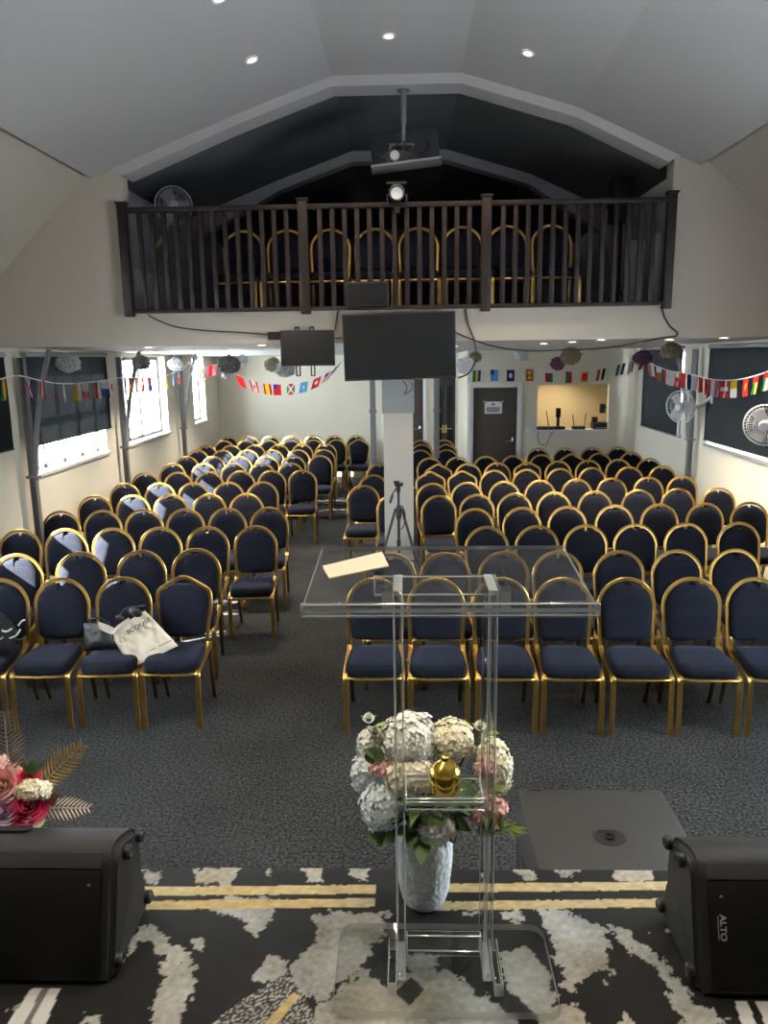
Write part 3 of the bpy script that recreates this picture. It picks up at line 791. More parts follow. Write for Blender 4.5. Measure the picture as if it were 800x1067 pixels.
# spotlight on the handrail
p = ony(413.5, 210, BY)
t = thing('spotlight', 'black stage spotlight clamped to the middle of the balustrade handrail', 'spotlight', (p.x, BY - .06, FZ1 + TOPZ))
bm = NB(); lathe(bm, [(.03, .10), (.06, .08), (.07, -.02), (.072, -.09), (.06, -.095), (.056, -.05)], 20, (0, 0, .06), 'y'); obj('can', bm, M['black'], t)
bm = NB(); lathe(bm, [(.001, -.055), (.054, -.052), (.054, -.045)], 20, (0, 0, .06), 'y'); obj('lens', bm, M['spot_lens'], t)
bm = NB(); sweep(bm, [(-.085, 0, .06), (-.085, 0, -.04), (0, 0, -.055), (.085, 0, -.04), (.085, 0, .06)], [(-.006, -.015), (.006, -.015), (.006, .015), (-.006, .015)], (0, 1, 0)); box(bm, (-.09, .0, .15), (.09, .05, .17)); obj('yoke', bm, M['black'], t)
bm = NB(); box(bm, (-.025, -.02, -.1), (.025, .05, -.05)); obj('clamp', bm, M['black'], t, smooth=False)

# ------------------------------------------------------------------ fans
def fan(loc, aim, label, rad=.22, wall=None):
    t = thing('wall_fan', label, 'fan', loc, group='white wall fans')
    q = Vector(aim).normalized().to_track_quat('-Y', 'Z').to_matrix().to_4x4()   # the fan blows along local -Y
    bm = NB()
    for k, (rr, yy) in enumerate(((1, 0), (.82, -.035), (.82, .035), (.5, -.055), (.5, .055))):
        tube(bm, [q @ Vector((rad * rr * math.cos(a), yy, rad * rr * math.sin(a))) for a in [2 * PI * i / 28 for i in range(28)]], (.007, .0018, .0018, .0018, .0018)[k], 6, closed=True)
    for i in range(36):
        a = 2 * PI * i / 36; ca, sa = math.cos(a), math.sin(a)
        for s in (-1, 1):
            tube(bm, [q @ Vector((rad * r_ * ca, s * y_, rad * r_ * sa)) for r_, y_ in ((.18, .062), (.5, .057), (.82, .037), (1, .0))], .0011, 4)
    obj('cage', bm, M['white_plastic'], t)
    bm = NB()
    for k in range(3):
        a0 = 2 * PI * k / 3; vs = []
        for i in range(6):
            r_ = rad * (.18 + .7 * i / 5); wv = 1.5 * (1 - .2 * (i / 5) ** 2) * (.65 + .35 * math.sin(PI * min(1, i / 4 + .2)))
            vs.append([bm.verts.new(q @ Vector((r_ * math.cos(a0 + w * wv), (w) * .035, r_ * math.sin(a0 + w * wv)))) for w in (-.55, -.2, .2, .55)])
        for a, b in zip(vs, vs[1:]):
            for j in range(3): bm.faces.new((a[j], a[j + 1], b[j + 1], b[j]))
    bmesh.ops.solidify(bm, geom=bm.faces[:], thickness=.003); obj('blades', bm, M['white_plastic'], t)
    bm = NB(); vs = lathe(bm, [(.001, -.074), (.04, -.07), (.055, -.05), (.055, .04)], 16, (0, 0, 0), 'y')
    for v in bm.verts: v.co = q @ v.co
    obj('hub', bm, M['white_plastic'], t)
    bm = NB(); lathe(bm, [(.055, .05), (.065, .08), (.06, .15), (.03, .17)], 16, (0, 0, 0), 'y')
    for v in bm.verts: v.co = q @ v.co
    obj('motor', bm, M['white_plastic'], t)
    if wall is not None:
        wv = Vector(wall) - Vector(loc); m_ = q @ Vector((0, .12, -.03))
        bm = NB(); tube(bm, smooth_path([m_, (m_ + wv) / 2 + Vector((0, 0, -.06)), wv]), .022, 10); obj('arm', bm, M['white_plastic'], t)
        s = 1 if wv.x > 0 else -1
        bm = NB(); box(bm, wv + Vector((-.04 if s > 0 else 0, -.05, -.12)), wv + Vector((0 if s > 0 else .04, .05, .08)), bev=.02); obj('wall_mount', bm, M['white_plastic'], t)
    return t
fan(onx(709, 424, 3.58), (-.75, -.62, -.12), 'white wall fan on the right wall between the two dark blinds', .21, (XR, 9.95, 1.93))
fan(onx(797, 443, 3.52), (-.55, -.8, -.1), 'white wall fan cut by the right picture edge, before the nearest blind', .20, (XR, 8.55, 1.72))
fan(ony(181, 214, 8.45), (.35, -.9, .0), 'white fan standing in the gallery corner behind the balustrade', .19, (-2.78, 8.75, 3.62))
# pull cord / white strip hanging beside the far blind
a = onx(711, 390, 3.80); b = onx(707, 448, 3.80)
t = thing('blind_cord', 'white blind cord with weight hanging beside the right wall fan', 'cord', a)
d = b - a
bm = NB(); tube(bm, [(0, 0, 0.05), d * .5, d * .8], .010, 6); obj('cord', bm, M['cord_white'], t)
bm = NB(); box(bm, d * .8 + Vector((-.02, -.03, -.25)), d * .8 + Vector((.02, .03, 0)), bev=.008); obj('weight', bm, M['white_plastic'], t)
# security camera
p = ony(668, 365.5, 12.6)
t = thing('security_camera', 'white dome security camera by the far right corner ceiling', 'camera', (p.x, 12.6, 2.536))
bm = NB(); lathe(bm, [(.06, 0), (.06, -.035), (.05, -.04)], 20); obj('base', bm, M['white_plastic'], t)
bm = NB(); lathe(bm, [(.05, -.04), (.046, -.065), (.025, -.085), (.002, -.09)], 20); obj('dome', bm, M['white_plastic'], t)
bm = NB(); lathe(bm, [(.02, -.058), (.02, -.045)], 14, (0, 0, -.055), 'y'); obj('lens', bm, M['black'], t)

# ------------------------------------------------------------------ downlights
def spot_lamp(parent, energy, colr, size=118, blend=.8, r=.05):
    ld = bpy.data.lights.new('lamp', 'SPOT'); ld.energy = energy; ld.color = colr; ld.spot_size = R(size); ld.spot_blend = blend; ld.shadow_soft_size = r
    lo = bpy.data.objects.new('lamp_glow', ld); col.objects.link(lo); lo.parent = parent; lo.location = (0, 0, -.03); return lo
def downlight(loc, normal, label, energy, colr, group, r=.045, cone=118):
    t = thing('downlight', label, 'light', loc, group=group)
    t.rotation_euler = Vector(normal).to_track_quat('-Z', 'Y').to_euler()
    bm = NB(); lathe(bm, [(r * .8, .004), (r * .8, -.004), (r * 1.25, -.008), (r * 1.3, .0)], 18, caps=False); obj('trim_ring', bm, M['white'], t)
    bm = NB(); lathe(bm, [(.001, -.003), (r * .8, -.003), (r * .8, .002)], 18); obj('lens', bm, M['lamp'], t)
    spot_lamp(t, energy, colr, cone); return t
def on_vault(px, py):
    d = ray(px, py)
    for (x0, z0), (x1, z1) in zip(VO, VO[1:]):
        n = Vector((-(z1 - z0), 0, x1 - x0)); t_ = n.dot(Vector((x0, 0, z0)) - CAM) / n.dot(d); q = CAM + d * t_
        if x0 - .001 <= q.x <= x1 + .001 and t_ > 0: return q, -n.normalized()
WARM = (1, .86, .66)
E_HALL = 70; E_UNDER = 170
hall = [(262, 62, 'downlight on the vault, left one of the row of three'), (405, 37, 'downlight on the vault, middle one of the row of three'), (550, 55, 'downlight on the vault, right one of the row of three'), (228, -2, 'downlight on the vault at the top edge of the photo')]
for px, py, lab in hall:
    q, n = on_vault(px, py); downlight(q - n * 0.0 + n * .004, n, lab, E_HALL, WARM, 'downlights on the vault', .04)
for x, y in ((-.4, 3.2), (1.4, 3.4), (-1.5, 1.2), (.6, 1.4)):
    for (x0, z0), (x1, z1) in zip(VO, VO[1:]):
        if x0 <= x < x1:
            z = z0 + (z1 - z0) * (x - x0) / (x1 - x0); n = Vector((z1 - z0, 0, -(x1 - x0))).normalized()
            downlight(Vector((x, y, z)) + n * .004, n, 'downlight on the vault above the stage front, out of the photo', 190, WARM, 'downlights above the stage', .04, 92)
def zceil(y): return 2.60 - (y - GY - .19) * (.095 / (YB - GY - .19))
UL = [(145, 364), (187, 366.4), (262, 363.8), (217, 368.4), (478, 363.6), (565, 361.4), (586, 359.6), (613.5, 356.6), (653.5, 359), (688, 356.5), (735, 353.6)]
UP = [(-2.75, 8.3), (-2.85, 10.3), (-1.5, 8.1), (-2.6, 13.0), (.6, 9.8), (1.6, 9.2), (1.8, 8.6), (1.95, 7.95), (2.75, 9.4), (2.75, 8.3), (3.15, 7.9)]
UN = ['over the second left window', 'before the tall left window', 'left of the small monitor', 'over the back left rows', 'just right of the television', 'above the brown door, further back', 'above the brown door, nearer', 'before the hatch', 'near the security camera', 'over the right rows before the far blind', 'before the wall between the right blinds']
for (x, y), n_ in zip(UP, UN):
    downlight((x, y, zceil(y) - .002), (0, 0, -1), 'downlight under the gallery, ' + n_, E_UNDER * (1.5 if x < 0 else 1), WARM, 'downlights under the gallery', .04)
downlight((2.7, 13.7, 2.5), (0, 0, -1), 'downlight inside the yellow room behind the hatch', 90, WARM, None)
bm = NB(); box(bm, (1.1, YR + .12, 2.502), (XR, 14.4, 2.505)); struct('ceiling_office', bm, M['ceil'])

# ------------------------------------------------------------------ pom-poms
def pom(px, py, D, r, m, label, squash=.8, seed=0):
    p = ony(px, py, D); t = thing('hanging_pom_pom', label, 'decoration', p, group='hanging paper pom-poms')
    bm = NB(); rs = bmesh.ops.create_icosphere(bm, subdivisions=5, radius=1); o3 = Vector((seed * 3.1, seed * 1.7, 0))
    for v in rs['verts']:
        d = v.co.normalized(); n1 = abs(noise.noise(d * 3.4 + o3)); n2 = abs(noise.noise(d * 7.5 + o3)); n3 = noise.noise(d * 15 + o3)
        f = .80 + .34 * n1 + .34 * n2 + .10 * n3; v.co = Vector((d.x * f, d.y * f, d.z * f * squash)) * r
    obj('tissue', bm, m, t, smooth=False)
    bm = NB(); tube(bm, [(0, 0, r * squash * .6), (0, 0, zceil(D) - p.z)], .003, 5); obj('string', bm, M['cord_white'], t)
    return t
POM = [(71, 379, 8.3, .125, 'pom_silver', 'flattened silver paper pom-pom before the half-raised blind on left wall', .75),
 (147, 378, 10.6, .12, 'pom_grey', 'grey paper pom-pom before the tall bright left window', .8),
 (182, 379.5, 12.6, .125, 'pom_silver', 'pale paper pom-pom hanging between the two bright left windows', .8),
 (239, 380, 9.6, .13, 'pom_grey', 'big grey pom-pom with a white one at its side, left back corner', .85),
 (252, 375.5, 10.2, .075, 'pom_white', 'small white pom-pom just right of the big grey one', .95),
 (235, 391, 11.2, .06, 'pom_white', 'small white pom-pom below the big grey one', .95),
 (284, 380, 11.4, .115, 'pom_gold', 'olive pom-pom behind the white one by the small monitor', .9),
 (297, 385, 10.2, .12, 'pom_silver', 'silvery white pom-pom under the left end of the small monitor', .85),
 (485, 381, 9.2, .105, 'pom_white', 'white paper pom-pom beside the right edge of the television', .95),
 (495, 372, 11.2, .09, 'pom_gold', 'small olive pom-pom behind the white one beside the television', .8),
 (543.5, 370, 11.2, .10, 'pom_white', 'white paper pom-pom hanging above the brown door', .85),
 (581, 379, 11.0, .10, 'pom_purple', 'dark purple pom-pom hanging left of an olive one above hatch', .9),
 (594.5, 371, 9.8, .125, 'pom_gold', 'large olive pom-pom above the hatch beside a dark purple one', .85),
 (669, 373, 10.8, .125, 'pom_purple', 'purple pom-pom hanging at the left top corner of far blind', .75),
 (698.5, 365, 9.4, .115, 'pom_gold', 'olive gold pom-pom hanging in front of the far right blind', .8)]
for k, (px, py, D, r, m, lab, sq) in enumerate(POM): pom(px, py, D, r, M[m], lab, sq, k)

# ------------------------------------------------------------------ bunting
RED, WHT, BLU, YEL, GRN, BLK, LBL, NAV, ORG, PNK = (.62, .03, .03), (.75, .75, .75), (.03, .06, .32), (.75, .55, .04), (.02, .25, .08), (.02, .02, .02), (.15, .42, .68), (.03, .04, .16), (.6, .2, .04), (.6, .22, .25)
def vst(*c): return lambda u, v: c[min(len(c) - 1, int(u * len(c)))]
def hst(*c): return lambda u, v: c[min(len(c) - 1, int((1 - v) * len(c)))]
def disc(bg, fg, r=.22):
    f = bg if callable(bg) else (lambda u, v: bg)
    return lambda u, v: fg if (u - .5) ** 2 * .7 + (v - .5) ** 2 < r * r else f(u, v)
def canton(bg, fg):
    f = bg if callable(bg) else (lambda u, v: bg)
    return lambda u, v: fg if u < .5 and v > .55 else f(u, v)
def saltire(bg, x1, cross=None):
    def f(u, v):
        if cross and (abs(u - .5) < .09 or abs(v - .5) < .07): return cross
        if min(abs(u - v), abs(u - 1 + v)) < .12: return x1
        return bg
    return f
def border(bg, fg): return lambda u, v: bg if min(u, 1 - u, v, 1 - v) > .16 else fg
def diag(a, b, c): return lambda u, v: a if v - u > .12 else (b if v - u > -.12 else c)
def benin(a, b, c): return lambda u, v: a if v > .6 else (b if u < .5 else c)
def cross(bg, fg): return lambda u, v: fg if abs(u - .38) < .1 or abs(v - .5) < .09 else bg

def bunting(name_label, string, flags, plane, const, fw=.15, fh=.20, r=.006):
    P = [(onx(x, y, const) if plane == 'x' else ony(x, y, const)) for x, y in string]
    t = thing('hanging_bunting', name_label, 'bunting', P[0], group='strings of flag bunting')
    path = smooth_path([p - P[0] for p in P], 6)
    bm = NB(); tube(bm, path, r, 6); obj('string', bm, M['cord_white'], t)
    for k, (px, py, fn, lab, turn) in enumerate(flags):
        q = (onx(px, py, const) if plane == 'x' else ony(px, py, const)) - P[0]
        # hang from the nearest point of the string
        base = min(path, key=lambda s: (s - q).length_squared if plane == 'y' else (s.y - q.y) ** 2)
        if plane == 'y': base = min(path, key=lambda s: (s.x - q.x) ** 2)
        i = path.index(base); a = path[max(i - 1, 0)]; b = path[min(i + 1, len(path) - 1)]; tan = (b - a).normalized()
        rnd = random.Random(k * 13 + len(flags)); nx_, nz_ = 14, 18
        ax = (Vector((tan.x, tan.y, 0)).normalized() * math.cos(turn) + Vector((-tan.y, tan.x, 0)).normalized() * math.sin(turn)).normalized()
        if plane == 'x': ax = -ax if ax.y > 0 else ax
        if plane == 'y' and ax.x < 0: ax = -ax
        if plane == 'x' and const > 0: ax = -ax
        slope = tan.z / max(1e-3, math.hypot(tan.x, tan.y)) * (1 if (Vector((tan.x, tan.y, 0)).dot(ax) > 0) else -1)
        nrm = Vector((0, 0, 1)).cross(ax); ph = rnd.random() * 6; amp = rnd.uniform(.004, .014)
        bm = NB(); lay_ = bm.loops.layers.float_color.new('dye'); g = []
        c0 = base + (q - base).project(ax) if plane == 'y' else base
        for i_ in range(nx_ + 1):
            rowv = []
            for j_ in range(nz_ + 1):
                u = i_ / nx_; v = j_ / nz_
                pnt = c0 + ax * ((u - .5) * fw) + Vector((0, 0, -(1 - v) * fh + slope * (u - .5) * fw)) + ax * (-slope * (1 - v) * fh * .8)
                pnt += nrm * (amp * (1 - v) * math.sin(u * 7 + ph + v * 3)); rowv.append(bm.verts.new(pnt))
            g.append(rowv)
        for i_ in range(nx_):
            for j_ in range(nz_):
                f = bm.faces.new((g[i_][j_], g[i_ + 1][j_], g[i_ + 1][j_ + 1], g[i_][j_ + 1])); c = fn((i_ + .5) / nx_, (j_ + .5) / nz_)
                for lp in f.loops: lp[lay_] = (*c, 1)
        bmesh.ops.solidify(bm, geom=bm.faces[:], thickness=.0012)
        o = obj('flag', bm, M['flag'], t); o['label'] = lab
    return t
UJ = saltire(BLU, WHT, RED)
bunting('string of mixed flags along the left wall, passing the steel posts and bright windows',
 [(-30, 402), (-10, 398), (17, 391.5), (40, 396), (60, 399.5), (80, 399.5), (105, 397), (126, 393.5), (145, 394), (165, 392.5), (180, 389), (191, 384), (197, 377)],
 [(2, 396, vst(RED, YEL, GRN), 'red, yellow and green striped flag', .1), (30, 394, UJ, 'blue flag with red and white crosses', .2), (42, 396, vst(ORG, WHT, RED), 'orange and red striped flag', .9), (56, 398, canton(hst(WHT, RED), BLU), 'white and red flag with blue corner', .5),
  (66.5, 399, vst(RED, WHT), 'red and white flag', .3), (79, 399, vst(YEL, WHT), 'yellow and white flag', 1.0), (89, 399, hst(WHT, PNK), 'white and pink flag', 1.1), (99, 398, vst(RED, WHT), 'red and white flag', .9), (108, 397, hst(WHT, NAV), 'white and navy flag', 1.2),
  (117, 395.5, disc(WHT, RED), 'white flag with a red disc', .1), (129, 394, saltire(NAV, WHT), 'dark flag with white lines', .2), (137, 394, vst(RED, ORG), 'red flag', .7), (141.5, 394, hst(PNK, WHT), 'pale red and white flag', .6), (147.5, 394, vst(RED, ORG), 'red flag', .6), (157, 393, vst(RED, BLU), 'red and blue flag', .8),
  (161.5, 392.5, vst(WHT, LBL, WHT), 'white and blue flag', .4), (174, 391, disc(YEL, BLK, .12), 'yellow flag with a dark mark', .1), (180, 389, vst(LBL, WHT, LBL), 'pale blue and white flag', .2), (186, 386.5, canton(hst(WHT, RED), BLU), 'white and red flag with blue corner', .3)],
 'x', -3.52, .115, .19)
bunting('string of national flags sagging across the back left wall',
 [(196, 378), (210, 384), (224, 380), (236, 386), (250, 392), (264, 397), (280, 400), (300, 400), (318, 397.5), (332, 393), (344, 386.5), (352, 380), (360, 372)],
 [(209, 384, vst(WHT, YEL), 'yellow and white flag', .2), (216, 382, vst(WHT, PNK), 'white and pink flag', .3), (222, 381, vst(RED, PNK), 'faded red flag', .2), (249, 392, disc(RED, RED), 'plain red flag', 0), (263.5, 397, disc(vst(RED, WHT, WHT, RED), RED, .15), 'red and white flag with a red leaf', 0), (278, 399.5, vst(RED, YEL, YEL, RED), 'red and yellow striped flag', 0), (288.5, 400, canton(RED, BLU), 'red flag with blue corner', 0),
  (303, 399.5, lambda u, v: WHT if min(abs(u - v), abs(u - 1 + v)) < .12 or (u - .5) ** 2 + (v - .5) ** 2 < .03 else (RED if abs(v - .5) > abs(u - .5) else GRN), 'green and red flag with a white saltire', 0), (317, 397.5, disc(LBL, WHT, .12), 'pale blue flag with white star', 0), (331, 393, disc(RED, WHT, .16), 'red flag with white crescent', 0), (343.5, 386.5, canton(lambda u, v: RED if int(v * 9) % 2 else WHT, BLU), 'red and white striped flag with blue corner', 0), (353.5, 379, diag(GRN, BLK, LBL), 'green and blue diagonal flag', 0)],
 'y', 12.4, .125, .175, .003)
bunting('string of national flags above the brown door and hatch',
 [(478, 388), (497, 385.5), (515, 385), (532, 385.2), (552, 384.8), (572, 386), (592, 387), (610, 386.5), (628, 384), (648, 379), (660, 375.5), (672, 372)],
 [(497, 385, vst(GRN, YEL, BLU), 'green, yellow and blue striped flag', 0), (515, 385, canton(LBL, BLU), 'pale blue flag with dark corner', 0), (532, 385.2, disc(NAV, WHT, .2), 'navy flag with a white disc', 0), (551.6, 385, lambda u, v: RED if min(u, 1 - u, v, 1 - v) < .16 else (GRN if abs(u - .5) > abs(v - .5) else YEL), 'red-bordered yellow and green flag', 0),
  (571.5, 386, lambda u, v: WHT if v > .75 else (RED if u < .5 else GRN), 'red, white and green flag', .1), (592.6, 387, vst(GRN, RED), 'green and red flag', .5), (609.6, 386.5, border(RED, YEL), 'red flag with gold border', 0), (627, 384, vst(RED, WHT, BLK), 'red, white and black striped flag', 0), (647.7, 379, vst(GRN, WHT, NAV), 'green, white and dark striped flag', 0), (659, 376, vst(WHT, WHT, PNK), 'white flag', .5), (670, 373, vst(RED, WHT), 'red and white flag', .5)],
 'y', 12.55, .125, .185, .003)
bunting('string of mixed flags along the right wall, before the dark blinds',
 [(672, 373), (679, 379), (690, 384), (700, 387), (712, 388.5), (724, 391), (735, 394), (747, 396), (760, 396.2), (775, 394.5), (790, 390.5), (800, 387), (825, 376)],
 [(678, 379, vst(WHT, PNK), 'white flag', .9), (686, 382, lambda u, v: WHT if v > .6 else (RED if u > .5 else GRN), 'green, red and white flag', .5), (695, 385, vst(RED, WHT, RED), 'red and white flag', .6), (700.5, 387, vst(WHT, WHT), 'white flag', 1.0), (705.5, 388, disc(vst(RED, WHT, WHT, RED), RED, .18), 'red and white flag with red mark', .3), (711.5, 388.5, vst(RED, RED), 'red flag', .3), (720, 390, vst(WHT, NAV), 'white and dark flag', 1.0), (727.5, 392, vst(RED, WHT), 'white and red flag', .8),
  (736, 394, diag(RED, BLK, RED), 'red flag with dark diagonal', .2), (745.5, 396, vst(PNK, WHT), 'pink and white flag', .8), (755, 396.5, cross(RED, WHT), 'red flag with white cross', .5), (766, 396, hst(YEL, WHT), 'yellow and white flag', .3), (778, 394, disc(RED, YEL, .2), 'red flag with yellow sun', .1), (787.5, 391, benin(RED, YEL, GRN), 'red, yellow and green flag', .1), (800, 387, lambda u, v: RED if v > .66 else (WHT if u < .6 else GRN), 'red, white and green flag', .2)],
 'x', 3.50, .095, .19)

# ------------------------------------------------------------------ tripod
p = ony(416, 502, 7.02)
t = thing('camera_tripod', 'black camera tripod standing before the central pillar', 'tripod', (p.x - .01, 7.02, 0))
HT = p.z + .0
bm = NB(); lathe(bm, [(.012, HT - .72), (.012, HT - .1)], 10); lathe(bm, [(.022, HT - .35), (.026, HT - .33), (.026, HT - .24), (.018, HT - .22)], 12); lathe(bm, [(.02, HT - .62), (.02, HT - .55)], 10); obj('centre_column', bm, M['black'], t)
bm = NB(); box(bm, (-.035, -.03, HT - .04), (.045, .03, HT - .01), bev=.006); box(bm, (-.02, -.018, HT - .1), (.02, .018, HT - .04), bev=.006); box(bm, (-.045, -.02, HT - .012), (.01, .02, HT + .008), bev=.004); obj('pan_head', bm, M['black'], t)
bm = NB(); tube(bm, [(-.02, 0, HT - .06), (-.05, -.05, HT - .1), (-.07, -.1, HT - .16)], .007, 8); tube(bm, [(-.055, -.06, HT - .115), (-.075, -.11, HT - .175)], .013, 8); obj('pan_handle', bm, M['black'], t)
bm = NB(); tube(bm, smooth_path([(.03, -.02, HT - .22), (.06, -.03, HT - .3), (.05, -.03, HT - .4), (.02, -.02, HT - .45)]), .006, 6); obj('strap', bm, M['black'], t)
for k, a in enumerate((200, 340, 90)):
    ca, sa = math.cos(R(a)), math.sin(R(a)); e = (.36 * ca, .36 * sa, .0); s0 = (.03 * ca, .03 * sa, HT - .25)
    L = lambda f: tuple(s0[i] + (e[i] - s0[i]) * f for i in range(3))
    bm = NB(); tube(bm, [L(0), L(.4)], .013, 8); tube(bm, [L(.38), L(.72)], .010, 8); tube(bm, [L(.7), L(1)], .007, 8)
    tube(bm, [L(.37), L(.41)], .017, 8); tube(bm, [L(.7), L(.735)], .013, 8); lg = obj('leg', bm, M['black'], t)
    bm = NB(); c = L(.46); tube(bm, [c, (0, 0, c[2] + .0)], .005, 6); obj('spreader', bm, M['black'], t)

# ------------------------------------------------------------------ stage carpet with a printed hide pattern
def stage(px): return [(q.x, q.y) for q in (onz(x, y, STAGE_Z) for x, y in px)]
PATCH = [stage(p) for p in (
 [(148, 907), (169, 907), (166, 915), (160, 921), (155, 922), (150, 915)], [(200, 905), (253, 904), (246, 914), (240, 921), (222, 922), (202, 921), (205, 914)], [(277, 908), (285, 906), (280, 915)],
 [(313, 903), (336, 903), (334, 920), (322, 921)], [(362, 903), (384, 903), (382, 918), (373, 919)], [(531, 902), (557, 902), (555, 918), (544, 917)], [(576, 901), (600, 901), (599, 916), (586, 916)], [(632, 901), (684, 901), (681, 915), (674, 919), (642, 918)],
 [(152, 963), (165, 965), (174, 980), (195, 991), (204, 1025), (187, 1062), (186, 1090), (150, 1090), (161, 1047), (171, 1017), (169, 999), (156, 984), (148, 980), (129, 999), (139, 975)],
 [(199, 976), (216, 980), (206, 995)], [(215, 936), (283, 936), (283, 950), (277, 969), (266, 976), (256, 960), (219, 948)], [(262, 1021), (281, 995), (300, 1002), (300, 1017), (277, 1025)],
 [(330, 951), (405, 950), (402, 963), (398, 974), (386, 989), (379, 1011), (352, 1026), (332, 1045), (300, 1032), (304, 1010), (326, 985)],
 [(322, 1067), (335, 1046), (379, 1011), (409, 1032), (425, 1015), (415, 993), (450, 993), (452, 1017), (469, 1009), (525, 1054), (545, 1075), (540, 1100), (322, 1100)],
 [(522, 992), (545, 985), (565, 1002), (580, 1035), (565, 1062), (540, 1040), (524, 1015)],
 [(560, 948), (600, 953), (632, 970), (634, 995), (630, 1010), (610, 1020), (598, 1034), (582, 1012), (575, 985), (568, 965)],
 [(632, 964), (645, 966), (660, 980), (680, 990), (700, 1015), (725, 1040), (742, 1060), (742, 1085), (710, 1085), (700, 1045), (690, 1020), (670, 1000), (650, 985)],
 [(645, 1055), (672, 1072), (640, 1085)], [(520, 948), (545, 950), (535, 965)], [(18, 1048), (30, 1035), (25, 1060)], [(90, 1058), (104, 1056), (105, 1080), (92, 1080)], [(480, 948), (500, 950), (490, 958)], [(425, 915), (438, 906), (452, 915), (440, 921)],
 [(735, 1050), (755, 1058), (750, 1085), (735, 1085)], [(560, 1050), (600, 1045), (620, 1075), (600, 1100), (560, 1090)])]
HOLE = [stage(p) for p in ([(429, 1018), (442, 1031), (427, 1048), (410, 1034)],)]
SPECK = [stage(p) for p in ([(195, 1085), (255, 1040), (298, 1014), (318, 1040), (328, 1060), (330, 1100), (190, 1100)],)]
GOLDS = [stage(p) for p in ([(60, 925), (392, 922), (391, 931), (60, 934.5)], [(60, 940), (391, 936), (390, 945), (60, 949)], [(466, 921), (700, 918.5), (703, 927), (466, 930)], [(435, 940), (702, 936), (703, 945), (435, 949)], [(262, 1080), (305, 1034), (313, 1038), (278, 1080)])]
BARS = [stage(p) for p in ([(33, 1030), (44, 1030), (15, 1085), (-5, 1085)], [(52, 1030), (63, 1030), (40, 1085), (22, 1085)], [(765, 1043), (777, 1043), (800, 1090), (780, 1090)], [(786, 1043), (800, 1043), (830, 1090), (808, 1090)])]
GREYB = [stage(p) for p in ([(44, 1030), (52, 1030), (22, 1085), (15, 1085)],)]
def inside(poly, x, y):
    c = False; j = len(poly) - 1
    for i in range(len(poly)):
        xi, yi = poly[i]; xj, yj = poly[j]
        if (yi > y) != (yj > y) and x < (xj - xi) * (y - yi) / (yj - yi) + xi: c = not c
        j = i
    return c
def bb(poly): return (min(p[0] for p in poly) - .04, max(p[0] for p in poly) + .04, min(p[1] for p in poly) - .04, max(p[1] for p in poly) + .04)
GROUPS = {k: [(q, bb(q)) for q in v] for k, v in (('patch', PATCH), ('hole', HOLE), ('speck', SPECK), ('gold', GOLDS), ('bar', BARS), ('greyb', GREYB))}
def hit(k, x, y): return any(b[0] < x < b[1] and b[2] < y < b[3] and inside(q, x, y) for q, b in GROUPS[k])
RX0, RX1, RY0, RY1 = -1.6, 1.6, .55, STAGE_Y
def rug_colour(x, y):
    v = Vector((x, y, 0))
    if hit('gold', x + noise.noise(v * 90) * .002, y + noise.noise(v * 70) * .003):
        g = .5 + .5 * noise.noise(Vector((x * 3.2, y * 8, 4))); h = .8 + .3 * noise.noise(Vector((x * 40, y * 90, 2)))
        a, b = (.46, .32, .09), (.50, .46, .32)
        return tuple((a[i] + (b[i] - a[i]) * g) * h for i in range(3))
    if hit('bar', x, y): return (.5, .5, .48)
    if hit('greyb', x, y): return (.12, .12, .12)
    if hit('speck', x, y):
        n = noise.noise(v * 170) + .5 * noise.noise(v * 330); return (.33, .32, .30) if n > .12 else (.03, .03, .03)
    if hit('hole', x, y): return (.012, .012, .013)
    dx = .022 * noise.noise(v * 22) + .014 * noise.noise(v * 55 + Vector((3, 1, 0))) + .008 * noise.noise(v * 130)
    dy = .018 * noise.noise(v * 22 + Vector((9, 4, 2))) + .012 * noise.noise(v * 55 + Vector((1, 7, 0))) + .007 * noise.noise(v * 130 + Vector((5, 5, 5)))
    light = hit('patch', x + dx, y + dy)
    if not light:
        p = .55 * noise.noise(Vector((x * 7, y * 9, 11))) + .35 * noise.noise(v * 30) + .25 * noise.noise(v * 75)
        light = p > .50
        if not light and (y < 1.42 or abs(x) > .95): light = .6 * noise.noise(Vector((x * 5, y * 4, 3))) + .35 * noise.noise(v * 24) + .2 * noise.noise(v * 70) > .26
    if light:
        s = .27 + .13 * noise.noise(Vector((x * 9, y * 9, 5))) + .09 * noise.noise(v * 60) + .06 * noise.noise(v * 150)
        w = noise.noise(Vector((x * 4, y * 4, 8))) * .05
        return (s + w, s, s - .02 - w)
    return (.006, .0062, .007)
bm = NB(); lay_ = bm.verts.layers.float_color.new('dye'); st = .0048
nxr = int((RX1 - RX0) / st); nyr = int((RY1 - RY0) / st); g = []
for i in range(nxr + 1):
    rw = []
    for j in range(nyr + 1):
        x = RX0 + (RX1 - RX0) * i / nxr; y = RY0 + (RY1 - RY0) * j / nyr
        v = bm.verts.new((x, y, STAGE_Z)); v[lay_] = (*rug_colour(x, y), 1); rw.append(v)
    g.append(rw)
for i in range(nxr):
    for j in range(nyr): bm.faces.new((g[i][j], g[i + 1][j], g[i + 1][j + 1], g[i][j + 1]))
